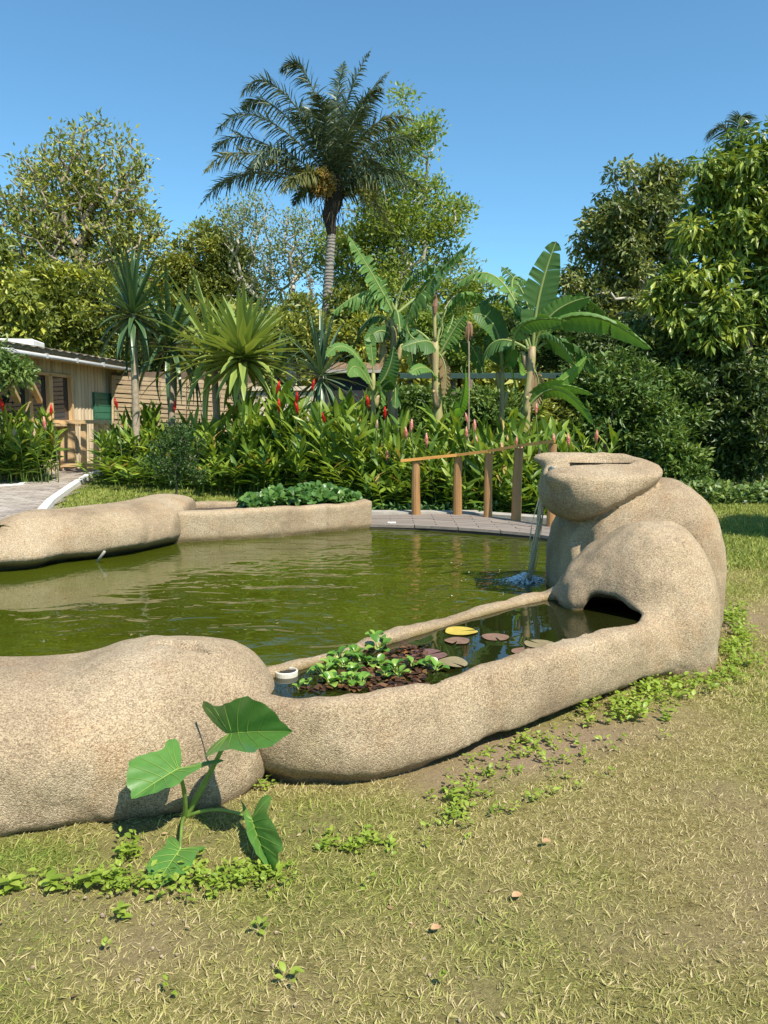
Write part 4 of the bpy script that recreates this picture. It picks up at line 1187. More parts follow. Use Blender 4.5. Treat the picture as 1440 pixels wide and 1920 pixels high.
# hanging dead skirt fibres and fruit bunches
P0 = at(620, 380, PD) + prr.normal(0, .22, (70, 3)); Q0 = P0 - np.c_[prr.normal(0, .1, 70), prr.normal(0, .1, 70), .25 + .5 * prr.random(70)]
v, f = edges_tube(P0, Q0, np.full(70, .012), np.full(70, .004), 3); M('dead_fibres', v, f, plain('dry_fibre', (.10, .07, .048), .95, .4, 12), palm)
FRUIT = plain('orange_brown_fruit', (.33, .19, .04), .7, .5, 12)
for (fx_, fy_, rr_, mm) in ((604, 335, .42, 0), (690, 352, .42, 1)):
    c = at(fx_, fy_, PD - .5)
    st = unit(prr.normal(size=(70, 3))) * [1, 1, 1.1]
    P0 = np.repeat(c[None] + [0, 0, .25], 70, 0); Q0 = c + st * rr_ * (.7 + .3 * prr.random((70, 1))) - [0, 0, .15]
    a = edges_tube(P0, Q0, np.full(70, .012), np.full(70, .007), 3)
    n_f = 700; pick = prr.integers(0, 70, n_f); tt = .35 + .65 * prr.random(n_f)
    fp = P0[pick] * (1 - tt[:, None]) + Q0[pick] * tt[:, None] + prr.normal(0, .03, (n_f, 3))
    oc = np.array([[1, 0, 0], [-1, 0, 0], [0, 1, 0], [0, -1, 0], [0, 0, 1], [0, 0, -1]]) * .024
    of = np.array([[0, 2, 4], [2, 1, 4], [1, 3, 4], [3, 0, 4], [2, 0, 5], [1, 2, 5], [3, 1, 5], [0, 3, 5]])
    bv = (fp[:, None] + oc).reshape(-1, 3); bf_ = (of[None] + (np.arange(n_f) * 6)[:, None, None]).reshape(-1, 3)
    v, f = join([a, (bv, bf_)])
    M('fruit_bunch', v, f, FRUIT if mm == 0 else plain('yellow_flower_stalk', (.34, .30, .07), .7, .4, 12), palm)

pb2 = at(1385, 760, 25); pb2[2] = float(tz(pb2[0], pb2[1]))
palm2 = thing('palm_tree', pb2, 'distant palm whose feathery top shows above the broadleaf tree at right', 'palm tree')
c2 = at(1385, 330, 25)
v, f = tube([pb2, (pb2 + c2) / 2, c2], [.16, .14, .11], 8); M('trunk', v, f, PALM_TRUNK, palm2, smooth=True)
for (cx, cy), (tx, ty) in (((1365, 215), (1322, 262)), ((1380, 205), (1400, 230)), ((1340, 290), (1290, 330)), ((1350, 310), (1290, 370)), ((1420, 250), (1450, 300)), ((1395, 290), (1440, 350))):
    pc_ = at(cx, cy, 25); p2 = at(tx, ty, 25 + prr.normal(0, .6))
    frond_mesh(c2, 1.3 * pc_ - .15 * (c2 + p2), p2, 50, .62, FROND, 'frond', palm2, prr, .4, .45, .016)

# ------------------------------------------------------------------ sword-leaved plants (screw pines)
SW_D = leafmat('sword_leaf_dark', [(.03, .075, .03), (.07, .13, .05), (.20, .25, .10)], .15, .35, .5)
SW_L = leafmat('sword_leaf_light', [(.15, .22, .055), (.28, .35, .085), (.58, .54, .13)], .22, .35, .5)
SW_B = leafmat('sword_leaf_bluish', [(.05, .10, .06), (.11, .18, .10), (.24, .30, .16)], .18, .35, .5)
SW_TR = plain('screw_pine_stem', (.30, .24, .17), .85, .3, 14, bumpd=.008)
def sword_leaf(L, w, droop, twist, r):
    n = 8; t = np.linspace(0, 1, n)
    ww = w * np.minimum(1, (t * 6 + .5)) * (1 - t ** 2.2) ** .9 + .002
    y = L * (t - .12 * droop * t ** 3); z = -droop * L * .55 * t ** 2.4
    kink = z.copy()
    v = np.concatenate([np.stack([-ww, y, z + .45 * ww], 1), np.stack([0 * t, y, z], 1), np.stack([ww, y, z + .45 * ww], 1)])
    k = np.arange(n - 1)
    f = np.concatenate([np.stack([k, k + n, k + n + 1, k + 1], 1), np.stack([k + n, k + 2 * n, k + 2 * n + 1, k + n + 1], 1)])
    return v, f
def sword_plant(cpx, D, foot, Lpx, nl, mat, label, wl=.032, seed=1, lo=-.9, hi=1.0, pitch_bias=.0, tr=.07, hang=.4):
    r = np.random.default_rng(seed)
    c = at(cpx[0], cpx[1], D); b = at(foot[0], foot[1], D); b[2] = float(tz(b[0], b[1])) - .05
    root = thing('screw_pine', b, label, 'plant', 'sword-leaved plants in the hedge')
    mid = (b + c) / 2 + [(at(foot[0], foot[1], D)[0] - b[0]) * .5, 0, 0]
    v, f = tube(bez(b, mid, c, 10), np.linspace(tr * 1.15, tr, 10) + .004 * np.sin(np.arange(10) * 2.5), 9); M('trunk', v, f, SW_TR, root, smooth=True)
    Lm = Lpx * D / FPX
    kinds = []
    for i in range(6):
        dr = [.12, .25, .45, .7, 1.0, 1.25][i]
        v, f = sword_leaf(1.0, wl / Lm * 1.0, dr * hang, 0, r)
        a = np.abs(v[:, 0]); tint = np.clip(.25 + a / (wl / Lm) * .55 + .0 * a, 0, 1) * (.75 + .05 * i)
        kinds.append(mesh_data('leaf', v, f, mat, True, tint))
    for i in range(nl):
        u = (i + .5) / nl
        el = lo + (hi - lo) * (u ** .85)             # elevation: outer leaves droop, inner ones stand
        az = i * 2.39996 + r.normal(0, .15)
        d = np.array([math.cos(az) * math.cos(el), math.sin(az) * math.cos(el), math.sin(el)])
        k = kinds[int(np.clip((1 - u) * 6 + r.normal(0, .7), 0, 5))]
        o = link('leaf', k, root, c + d * .05 - b + [0, 0, (u - .5) * .18])
        q = Vector(d).to_track_quat('Y', 'Z'); o.rotation_mode = 'QUATERNION'; o.rotation_quaternion = q
        s = Lm * (.75 + .35 * r.random()) * (1.0 if el > -.2 else .85); o.scale = (Lm * (1 + .3 * r.random()), s, s)
    return root
sword_plant((250, 590), 15.9, (254, 790), 124, 80, SW_D, 'dark green spiky screw pine on a thin grey stem beside the house corner', .045, 1, -1.15, 1.45, hang=.5)
sword_plant((318, 650), 16.6, (322, 800), 136, 46, SW_D, 'screw pine with folded drooping leaves between the dark one and the large pale one', .052, 2, -.8, 1.2, hang=1.0)
sword_plant((455, 672), 15.0, (456, 800), 138, 112, SW_L, 'largest screw pine, pale green with yellow-edged leaves in a wide fan', .074, 3, -.7, 1.2, hang=.38, tr=.085)
sword_plant((400, 668), 16.0, (412, 800), 160, 50, SW_L, 'pale screw pine overlapping the left side of the largest one', .052, 4, -1.0, 1.15, hang=.6)
sword_plant((602, 705), 15.2, (604, 800), 125, 60, SW_B, 'narrow bluish screw pine standing at the foot of the palm trunk', .034, 5, -1.2, 1.5, hang=.4)
sword_plant((520, 705), 16.5, (522, 800), 95, 40, SW_D, 'small dark screw pine half hidden right of the largest one', .04, 6, -.8, 1.3, hang=.6)

# ------------------------------------------------------------------ bananas
def banana_mat(name, a, b_, t=.3):
    m, nt, b = nodes(name)
    at2 = N(nt, 'ShaderNodeAttribute', attribute_name='tint')
    f = noise(nt, 5, 4, .6, pos(nt))
    c = mixc(nt, f, a, b_)
    rib = ramp(nt, at2.outputs['Fac'], [(.0, (.35, .42, .12)), (.06, (.35, .42, .12)), (.09, (1, 1, 1))])
    c = mixc(nt, ramp(nt, at2.outputs['Fac'], [(.05, (1, 1, 1)), (.10, (0, 0, 0))]), c, (.30, .36, .12))
    nt.links.new(c, b.inputs['Base Color']); b.inputs['Roughness'].default_value = .48; b.inputs['Specular IOR Level'].default_value = .3
    tr = nt.nodes.new('ShaderNodeBsdfTranslucent'); nt.links.new(mixc(nt, 1.0, c, (1.3, 1.4, .5), 'MULTIPLY'), tr.inputs['Color'])
    mx = nt.nodes.new('ShaderNodeMixShader'); mx.inputs[0].default_value = t
    nt.links.new(b.outputs[0], mx.inputs[1]); nt.links.new(tr.outputs[0], mx.inputs[2]); nt.links.new(mx.outputs[0], nt.nodes['Material Output'].inputs['Surface'])
    return m
BAN = banana_mat('banana_leaf', (.085, .185, .04), (.16, .28, .065))
BAN_D = banana_mat('banana_leaf_dark', (.045, .11, .026), (.085, .17, .042), .25)
BAN_B = banana_mat('banana_leaf_bright', (.13, .27, .04), (.20, .36, .06), .4)
BAN_DRY = banana_mat('banana_leaf_dry', (.22, .14, .06), (.34, .24, .12), .2)
BAN_STEM = None
def ban_stem_mat():
    m, nt, b = nodes('banana_stem')
    p = pos(nt)
    mp = N(nt, 'ShaderNodeMapping'); mp.inputs['Scale'].default_value = (4, 4, .7); nt.links.new(p, mp.inputs[0])
    f = noise(nt, 2.5, 5, .6, mp.outputs[0], .5)
    nt.links.new(ramp(nt, f, [(.3, (.13, .08, .05)), (.42, (.30, .21, .12)), (.55, (.34, .30, .12)), (.68, (.28, .30, .09)), (.8, (.45, .36, .24))]), b.inputs['Base Color'])
    b.inputs['Roughness'].default_value = .6; bump(nt, b, f, .6, .02)
    return m
BAN_STEM = ban_stem_mat()
def banana_leaf(p0, p1, p2, w, tear, hang, mat, parent, seed, roll=0.0, pet=.14, cup=.25):
    r = np.random.default_rng(seed)
    n = 44
    C = bez(p0, p1, p2, n + 1); t = np.linspace(0, 1, n + 1)
    tan = unit(np.gradient(C, axis=0))
    refv = np.array([0, 0, 1.0]) if abs(tan[n // 2][2]) < .9 else np.array([0, -1.0, .2])
    side = unit(np.cross(tan, refv)); upv = np.cross(side, tan)
    if refv[1]: roll -= 1.3
    cr_, sr_ = math.cos(roll), math.sin(roll)
    side, upv = side * cr_ + upv * sr_, -side * sr_ + upv * cr_
    parts = [tube(C, np.linspace(.045, .008, n + 1) * w / .3, 5, False)]
    parts = [(parts[0][0], parts[0][1][0])]; T = [np.zeros(len(parts[0][0]))]
    tb = np.clip((t - pet) / (1 - pet), 0, 1)
    W = w * np.clip(np.sin(np.pi * np.clip(tb, 0, 1) ** .75) ** .55, 0, 1) * (tb > 0)
    us = np.array([0, .25, .5, .75, 1.0])
    for sgn in (-1, 1):
        cuts = [i for i in range(int(pet * n) + 2, n - 1) if r.random() < tear]
        strips, a = [], int(pet * n)
        for c in cuts + [n]:
            if c > a: strips.append((a, c)); a = c
        for a, c in strips:
            hg = hang * (.45 + 1.2 * r.random()); sk = r.normal(0, .10) * (tear > .05)
            gap = .22 if len(strips) > 3 else .02
            m = c - a + 1
            i = np.arange(a, c + 1)
            s = np.linspace(-1, 1, m)
            V = []
            for u in us:
                ii = C[i] - tan[i] * (s * gap * u * .5)[:, None] * (C[min(a + 1, n)] - C[a]).dot(tan[a]) * min(m, 3)
                V.append(ii + side[i] * (sgn * W[i] * u)[:, None] * math.cos(min(1.3, hg * u)) + tan[i] * (W[i] * u * (.35 + sk))[:, None]
                         + upv[i] * (W[i] * (cup * u - .0))[:, None] - np.array([0, 0, 1.0]) * (W[i] * hg * u ** 1.6)[:, None]
                         + upv[i] * (.012 * np.sin(i * 2.2) * u)[:, None])
            V = np.concatenate(V); k = np.arange(m - 1)
            F = np.concatenate([np.stack([q * m + k, q * m + k + 1, (q + 1) * m + k + 1, (q + 1) * m + k], 1) for q in range(4)])
            parts.append((V, F)); T.append(np.repeat(us, m) * .8 + .02)
    v, f = join(parts)
    return M('leaf', v, f, mat, parent, smooth=True, tint=np.concatenate(T))
def c5(x, y): return 740 + x * .3472, 420 + y * .3472
def banana(D, foot, top, leaves, label, r0=.13, bend=0):
    b = at(foot[0], foot[1], D); tpp = at(top[0], top[1], D); b[2] = float(tz(b[0], b[1])) - .05
    root = thing('banana_plant', b, label, 'banana plant', 'banana plants behind the hedge')
    fpt = at(foot[0], foot[1], D); low = np.array([fpt[0] - (tpp[0] - fpt[0]) * .2, fpt[1], b[2]])
    C = bez(b, (b + tpp) / 2 + [bend, 0, 0], tpp, 16)
    v, f = tube(C, np.linspace(r0, r0 * .55, 16) + .006 * np.sin(np.arange(16) * 1.9), 12); M('stem', v, f, BAN_STEM, root, smooth=True)
    for k in range(5):                                # old leaf sheaths peeling off the stem
        t = .35 + .13 * k; i = int(t * 15); a = k * 2.2
        o = np.array([math.cos(a), math.sin(a), 0])
        L = bez(C[i] + o * r0 * .8, C[min(i + 2, 15)] + o * r0 * 1.25, C[min(i + 2, 15)] + o * r0 * 1.9 + [0, 0, -.12], 6)
        v, f = tube(L, [.05, .05, .045, .04, .03, .012], 6); M('sheath', v, f, BAN_STEM, root, smooth=True)
    for j, (s, c, e, w, tear, hang, mat, roll, dd) in enumerate(leaves):
        p0 = at(*s, D); p2 = at(*e, D + dd); pc_ = at(*c, D + dd * .5)
        banana_leaf(p0, 2 * pc_ - .5 * (p0 + p2), p2, w * .88, tear * 1.25, hang, mat, root, int(foot[0]) + j * 7, roll)
    return root
FRONT = 1.1                                           # roll that shows a leaf's face to the garden
banana(15.0, (737, 800), (738, 590), [
    ((740, 600), (712, 540), (652, 440), .30, .55, .5, BAN, 1.3, -.5),
    ((742, 590), (700, 545), (622, 588), .30, .6, 1.2, BAN, .2, -.4),
    ((742, 590), (800, 545), (775, 580), .26, .6, 1.1, BAN, .0, .8),
    ((738, 640), (715, 620), (690, 640), .22, .1, .3, BAN_D, 1.2, -.3),
    ((742, 620), (762, 625), (775, 690), .26, .1, .6, BAN_D, .9, .3),
    ((738, 600), (745, 585), (752, 640), .26, .2, .9, BAN_D, .6, -.6),
    ((740, 600), (770, 520), (850, 500), .24, .5, .7, BAN_D, .7, .8),
    ((740, 610), (690, 600), (660, 680), .24, .3, .7, BAN_D, .6, .5),
    ((740, 605), (720, 640), (722, 700), .12, .3, .4, BAN_DRY, .9, -.2),
    ], 'leftmost banana plant, its torn leaf rising to the upper left', .11)
banana(14.2, (700, 800), (700, 700), [
    ((702, 730), (655, 655), (612, 668), .20, .05, .35, BAN, .7, -.4),
    ((702, 740), (672, 690), (652, 705), .20, .05, .3, BAN, 1.2, -.6),
    ((702, 720), (694, 640), (690, 645), .12, .1, .2, BAN, 1.2, 0),
    ((702, 740), (710, 725), (716, 760), .24, .05, .3, BAN, 1.2, -.6),
    ((702, 745), (735, 715), (740, 765), .22, .05, .5, BAN_D, .8, -.3),
    ((702, 730), (725, 700), (738, 650), .20, .05, .3, BAN_D, 1.3, -.2),
    ], 'short young banana plant with smooth leaves in front of the tiled hut', .06)
banana(14.4, (842, 815), (815, 640), [
    ((815, 650), (765, 590), (885, 452), .22, .6, .9, BAN_D, .6, -.4),
    ((812, 660), (800, 640), (752, 652), .26, .15, .5, BAN_D, .9, -.4),
    ((818, 660), (848, 600), (838, 575), .22, .3, .4, BAN, 1.2, .4),
    ((822, 670), (850, 620), (872, 590), .20, .4, .5, BAN, 1.2, -.2),
    ((820, 720), (800, 690), (768, 700), .20, .05, .35, BAN, .6, -.7),
    ((850, 790), (868, 745), (872, 690), .17, .0, .1, BAN_B, 1.4, -.8),
    ((845, 800), (850, 770), (862, 765), .18, .0, .2, BAN_B, 1.4, -.8),
    ((812, 650), (830, 610), (800, 570), .16, .5, .8, BAN_D, .8, .5),
    ((815, 650), (760, 620), (735, 700), .24, .3, .8, BAN_D, .6, .3),
    ((818, 650), (850, 560), (905, 560), .24, .45, .8, BAN, .6, .5),
    ((820, 680), (870, 640), (905, 700), .22, .2, .6, BAN_D, .8, .2),
    ((820, 660), (835, 690), (832, 745), .13, .3, .4, BAN_DRY, .9, -.2),
    ], 'middle banana plant with a brown peeling stem and a withered flower stalk', .12, -.1)
ban3 = banana(14.0, (957, 812), (998, 650), [
    ((1000, 655), (1010, 560), (1043, 452), .33, .10, .12, BAN_D, 1.45, -.2),
    ((1002, 655), (1035, 590), (1107, 557), .24, .05, .3, BAN, 1.1, -.4),
    ((962, 655), (985, 605), (1062, 602), .22, .12, .5, BAN, .9, -.6),
    ((1002, 650), (1090, 590), (1222, 655), .30, .10, .55, BAN, .75, -.5),
    ((1003, 650), (1030, 630), (1075, 680), .26, .1, .6, BAN_D, .9, -.3),
    ((995, 650), (930, 520), (845, 545), .24, .35, .8, BAN, .5, .5),
    ((990, 650), (960, 530), (1000, 540), .22, .6, .9, BAN, .2, 1.0),
    ((990, 655), (960, 560), (890, 575), .22, .5, .9, BAN_D, .3, .6),
    ((975, 790), (1040, 730), (1112, 797), .20, .05, .35, BAN, .8, -.4),
    ((975, 770), (1030, 725), (1112, 740), .18, .05, .4, BAN, .7, -.2),
    ((985, 760), (1060, 710), (1100, 668), .15, .0, .2, BAN_B, 1.3, .3),
    ((992, 700), (975, 690), (975, 665), .12, .0, .1, BAN_B, 1.4, -.3),
    ((1000, 660), (1060, 640), (1120, 700), .24, .25, .7, BAN_D, .8, .5),
    ((1000, 655), (1060, 560), (1150, 610), .24, .3, .6, BAN_D, .6, .8),
    ((996, 660), (930, 640), (900, 700), .24, .2, .7, BAN_D, .7, .4),
    ((998, 655), (985, 560), (940, 500), .24, .35, .5, BAN_D, .9, .9),
    ((998, 690), (1010, 720), (1000, 770), .14, .3, .4, BAN_DRY, .8, -.1),
    ], 'right banana plant with one upright leaf and one long leaf reaching right', .12, .12)
banana(14.6, (940, 815), (942, 690), [
    ((942, 690), (925, 610), (885, 590), .30, .04, .2, BAN_D, 1.4, -.3),
    ((944, 695), (955, 670), (965, 640), .20, .0, .2, BAN, 1.4, -.4),
    ((942, 700), (955, 690), (968, 740), .22, .05, .4, BAN, 1.0, -.5),
    ((942, 700), (930, 650), (908, 640), .24, .05, .3, BAN_D, 1.2, .3),
    ((942, 690), (935, 640), (940, 600), .22, .05, .2, BAN, 1.4, .2),
    ], 'young banana plant with broad dark leaves left of the leaning one', .07)
# withered flower stalks on the middle plant
wst = bez(at(816, 640, 14.35), at(814, 600, 14.35), at(815, 572, 14.35), 8)
mid_ban = [o for o in bpy.data.objects if o.get('label', '').startswith('middle banana')][0]
v, f = tube(wst, np.linspace(.03, .04, 8), 6); M('flower_stalk', v, f, BAN_STEM, mid_ban, smooth=True)
v, f = tube([at(815, 588, 14.3), at(815, 575, 14.3), at(817, 562, 14.3), at(818, 545, 14.3)], [.03, .055, .04, .01], 8); M('withered_flower', v, f, plain('withered_bract', (.22, .12, .07), .9, .4, 15), mid_ban)
sp0 = at(880, 800, 14.3); spt = at(879, 640, 14.3)
stalk = thing('withered_stalk', (sp0[0], sp0[1], 0), 'thin pale cut stalk with a shrivelled brown bunch between two bananas', 'plant')
v, f = tube(bez((sp0[0], sp0[1], 0), (sp0 + spt) / 2, spt, 8), .016, 6); M('stem', v, f, BARK_PALE, stalk)
for k in range(7):
    a = k * .9; b0 = at(879, 612, 14.3) + [0, 0, .0]
    v, f = tube(bez(b0 + [0, 0, .08], b0 + [math.cos(a) * .06, math.sin(a) * .06, .02], b0 + [math.cos(a) * .06, math.sin(a) * .06, -.18 - .05 * (k % 3)], 5), [.02, .03, .028, .02, .006], 5)
    M('dry_leaf', v, f, plain('shrivelled_brown', (.25, .14, .08), .95, .4, 15) if k == 0 else bpy.data.materials['shrivelled_brown'], stalk)

# ------------------------------------------------------------------ ginger hedge
GL = leafmat('ginger_leaf', [(.035, .085, .012), (.10, .185, .022), (.25, .34, .04), (.40, .43, .06), (.42, .30, .09)], .35, .42, .4)
GSTEM = plain('ginger_stem', (.10, .15, .04), .6, .3, 9)
REDF = leafmat('red_bract', [(.45, .01, .012), (.62, .02, .02), (.72, .06, .05)], .2, .4)
PINKF = leafmat('pink_bract', [(.68, .20, .18), (.80, .38, .33), (.84, .58, .48)], .2, .45)
lw = lambda t: .115 * np.sin(np.pi * np.clip(t, 0, 1) ** .85) ** .8 * (t > 0) + .002
GLEAF = blade_leaf(7, lw, .30, .25)
def ginger_stem(H, seed, bare=.30):
    r = np.random.default_rng(seed)
    lean = r.uniform(.10, .42) * H; az = 0
    C = bez((0, 0, 0), (lean * .15, 0, H * .6), (lean, 0, H), 14)
    v, f = tube(C, np.linspace(.013, .005, 14), 5, False); f = f[0]
    n = 15
    t = bare + (1 - bare) * np.linspace(0, 1, n) ** .9
    P = np.stack([np.interp(t, np.linspace(0, 1, 14), C[:, k]) for k in range(3)], 1)
    sg = np.where(np.arange(n) % 2, 1.0, -1.0); ra = r.normal(0, .3, n) + (r.uniform(0, 3))
    el = .25 + .75 * t + r.normal(0, .2, n)
    d = np.stack([np.cos(ra) * sg * np.cos(el), np.sin(ra) * sg * np.cos(el), np.sin(el)], 1)
    L = .36 * (.75 + .45 * r.random(n))
    V, F, T = scatter(GLEAF[0], GLEAF[1], P, d, np.array([0, 0, 1.0]) + r.normal(0, .35, (n, 3)), L, np.where(r.random(n) < .05, 1.0, np.clip(.12 + .42 * r.random(n) * (.4 + .9 * t), 0, 1)), 1.0)
    vv, ff_ = join([(v, f), (V, F)])
    me = mesh_data('leafy_stem', vv, ff_, GL, True, np.concatenate([np.full(len(v), .3), T]))
    return me
STEMS = [ginger_stem(1.0, 100 + i) for i in range(9)]
def bract_mesh(mat, seed):
    r = np.random.default_rng(seed)
    tv, tf = blade_leaf(4, lambda t: .30 * np.sin(np.pi * np.clip(t * .9 + .08, 0, 1)), -.25, .5)
    n = 34; i = np.arange(n); t = i / n
    P = np.stack([0 * t, 0 * t, t * .20], 1)
    a = i * 2.4
    d = np.stack([np.cos(a), np.sin(a), .9 + 1.8 * t], 1)
    V, F, T = scatter(tv, tf, P, d, np.stack([-np.cos(a) * .8, -np.sin(a) * .8, .6 + 0 * a], 1), .085 * (1 - .55 * np.abs(t - .25)), np.clip(t * .5 + r.random(n) * .5, 0, 1), 1.0)
    core = tube([(0, 0, -.08), (0, 0, .05), (0, 0, .15), (0, 0, .235)], [.010, .026, .022, .006], 6)
    v, f = join([core, (V, F)])
    return mesh_data('flower_spike', v, f, mat, True, np.concatenate([np.full(len(core[0]), .3), T]))
RED_SP = bract_mesh(REDF, 1); PINK_SP = bract_mesh(PINKF, 2); PALE_SP = bract_mesh(leafmat('faded_bract', [(.55, .35, .25), (.68, .50, .38), (.72, .60, .45)], .2, .5), 3)
ordn = 'first second third fourth fifth sixth seventh eighth ninth tenth eleventh twelfth thirteenth fourteenth fifteenth sixteenth seventeenth eighteenth nineteenth'.split()
ordn += ['twentieth'] + ['twenty-' + w for w in ordn[:9]] + ['thirtieth'] + ['thirty-' + w for w in ordn[:9]]
gr = np.random.default_rng(12)
def ginger(px, D, top, n, label, group, flower=None, spread=.30):
    c = at(px, 850, D); b = np.array([c[0], c[1], float(tz(c[0], c[1])) - .03])
    H = max(.6, at(px, top, D)[2] - b[2])
    root = thing('ginger_plant', b, label, 'ginger plant', group)
    for k in range(n):
        o = link('leafy_stem', STEMS[int(gr.integers(0, len(STEMS)))], root)
        o.location = (gr.normal(0, spread * .6), gr.normal(0, spread * .6), 0)
        s = H * (.56 + .38 * gr.random()); o.scale = (max(.85, s * .75), max(.85, s * .75), s)
        o.rotation_euler = (0, 0, gr.random() * 6.283)
    if flower:
        fx_, fy_, kind = flower
        p = at(fx_, fy_, D - .25); me = {'r': RED_SP, 'p': PINK_SP, 'f': PALE_SP}[kind]
        base = np.array([p[0] + gr.normal(0, .08), D - .1, b[2]])
        v, f = tube(bez(base, [base[0], base[1], (b[2] + p[2]) / 2 + .2], p - [0, 0, .03], 8), np.linspace(.012, .007, 8), 5); M('flower_stem', v, f, GSTEM, root, smooth=True)
        o = link('flower_spike', me, root, p - b); o.rotation_euler = (gr.normal(0, .12), gr.normal(0, .12), gr.random() * 6); s = gr.uniform(.9, 1.15) * D / 13.5; o.scale = (s * .95, s * .95, s * .68)
    return root
def topline(px): return float(np.interp(px, [170, 230, 300, 360, 470, 520, 640, 690, 740, 800, 900, 1000, 1080, 1130], [800, 775, 790, 785, 760, 735, 740, 780, 790, 790, 795, 800, 805, 830]))
def front(px): return float(np.interp(px, [170, 300, 480, 690, 760, 900, 1040, 1130], [15.6, 14.9, 13.6, 12.5, 12.1, 12.0, 12.0, 12.6]))
HEDGE = 'ginger plants in the hedge behind the pond'
for row, (off, stepx, dtop) in enumerate(((.15, 30, 78), (.75, 34, 25), (1.45, 38, 0))):
    px = 206 + row * 9; cnt = 0
    while px < 1125:
        D = front(px) + off + gr.normal(0, .12)
        ginger(px, D, topline(px) + dtop + gr.normal(0, 8), 8, 'flowerless ginger plant in the %s row of the pond hedge, %s from the left' % (('front', 'middle', 'back')[row], ordn[cnt]), HEDGE); cnt += 1
        px += stepx * gr.uniform(.85, 1.15)
RED = [(219, 763), (327, 768), (520, 733), (558, 772), (556, 752), (586, 728), (608, 790), (523, 768), (722, 780), (603, 865), (672, 885), (690, 760)]
PINK = [(706, 803), (762, 818), (800, 832), (771, 805), (700, 856), (725, 858), (890, 805), (876, 790), (875, 818), (893, 835), (968, 835), (1005, 773), (1010, 858), (1037, 833), (1066, 832), (1118, 826), (940, 850), (976, 852)]
for i, (x, y) in enumerate(sorted(RED)):
    ginger(x, front(x) + .45, topline(x) + 30, 4, 'ginger plant with a red flower spike in the hedge, %s red spike from the left' % ordn[i], HEDGE, (x, y, 'r'))
for i, (x, y) in enumerate(sorted(PINK)):
    ginger(x, front(x) + .3, topline(x) + 40, 4, 'ginger plant with a pink flower spike in the hedge, %s pink spike from the left' % ordn[i], HEDGE, (x, y, 'f' if x in (700, 706) else 'p'))
LH = 'ginger plants in the hedge left of the gate'
for i, px in enumerate((-45, -15, 8, 30, 52, 72)):
    for k, (D, dt) in enumerate(((15.8, 55), (16.4, 0))):
        ginger(px + gr.normal(0, 4), D, 775 + dt + gr.normal(0, 8), 8, 'flowerless ginger plant in the %s row left of the gate, %s from the left' % (('front', 'back')[k], ordn[i]), LH)
for i, (x, y, k) in enumerate(((5, 765, 'r'), (96, 774, 'r'), (65, 818, 'f'), (28, 823, 'f'), (84, 800, 'p'))):
    ginger(x, 15.7, 800, 3, ['ginger plant with a red spike at the far left edge, left of the gate', 'ginger plant with a red spike just left of the gate below the window', 'ginger plant with a faded cream spike above the small bed', 'ginger plant with a faded cream spike near the left edge', 'ginger plant with a pink spike left of the gate'][i], LH, (x, y, k))
# low leafy growth at the foot of the hedge, beyond the bridge
nlf = 2600
xs = gr.uniform(-.3, 2.4, nlf); ys = 11.75 + gr.random(nlf) * .6; zs = .05 + .35 * gr.random(nlf) ** 1.5
tl_ = blade_leaf(4, lambda t: .28 * np.sin(np.pi * np.clip(t * .96 + .02, 0, 1)), .2, .2)
V, F, T = scatter(tl_[0], tl_[1], np.c_[xs, ys, zs], rand_dirs(nlf, .3, gr), np.array([0, -.3, 1]) + gr.normal(0, .4, (nlf, 3)), .085, gr.random(nlf), 1.0)
tag(M('undergrowth', V, F, leafmat('undergrowth_leaf', [(.05, .12, .03), (.10, .2, .05), (.16, .28, .08)], .3), smooth=True, tint=T), 'low leafy undergrowth at the foot of the hedge beyond the footbridge', kind='stuff')
nlf = 6000
xs = gr.uniform(5.6, 11, nlf); ys = 15.6 + gr.random(nlf) * 1.6; zs = .03 + (.30 + .25 * vn(xs * 1.2, ys * 1.2)) * gr.random(nlf) ** 1.2
V, F, T = scatter(tl_[0], tl_[1], np.c_[xs, ys, zs], rand_dirs(nlf, .3, gr), np.array([0, -.3, 1]) + gr.normal(0, .4, (nlf, 3)), .12, gr.random(nlf), 1.0)
tag(M('undergrowth', V, F, L_SHADE, smooth=True, tint=T), 'low shaded undergrowth along the back edge of the right lawn', kind='stuff')
# ------------------------------------------------------------------ plants on the planter and the left boulder
tl5 = blade_leaf(5, lambda t: .46 * np.sin(np.pi * np.clip(t * .94 + .05, 0, 1)) ** .8, .15, .25)
r5 = np.random.default_rng(51)
nlf = 3200
u = r5.random(nlf); v_ = r5.random(nlf)
A0 = P_[0] * .2 + P_[1] * .8; 
base2 = A0[None] * (1 - u[:, None]) + (P_[2] - (P_[2] - P_[1]) * .06)[None] * u[:, None] + n_[None] * (.14 + .85 * v_[:, None])
hh = (.08 + .20 * np.sin(np.pi * np.clip(u * .86 + .12, 0, 1))) * (.55 + .8 * vn(base2[:, 0] * 3, base2[:, 1] * 3)) * np.sin(np.pi * np.clip(v_ * .8 + .2, 0, 1))
zz5 = .56 + hh * (.35 + .65 * r5.random(nlf) ** .5)
V, F, T = scatter(tl5[0], tl5[1], np.c_[base2, zz5], rand_dirs(nlf, .15, r5), np.array([.1, -.55, 1]) + r5.normal(0, .45, (nlf, 3)), .085 * (.6 + .7 * r5.random(nlf)), r5.random(nlf), 1.0)
PENNY = leafmat('glossy_round_leaf', [(.04, .105, .022), (.07, .16, .03), (.14, .25, .05)], .2, .35, .35)
tag(M('low_leaves', V, F, PENNY, smooth=True, tint=T), 'low mound of glossy dark green leaves filling the stone planter', kind='stuff')
c0 = at(2, 988, 7.35)
bp = thing('rosette_plant', c0 - [0, 0, .05], 'dark green leafy plant on top of the boulder at the left edge', 'plant')
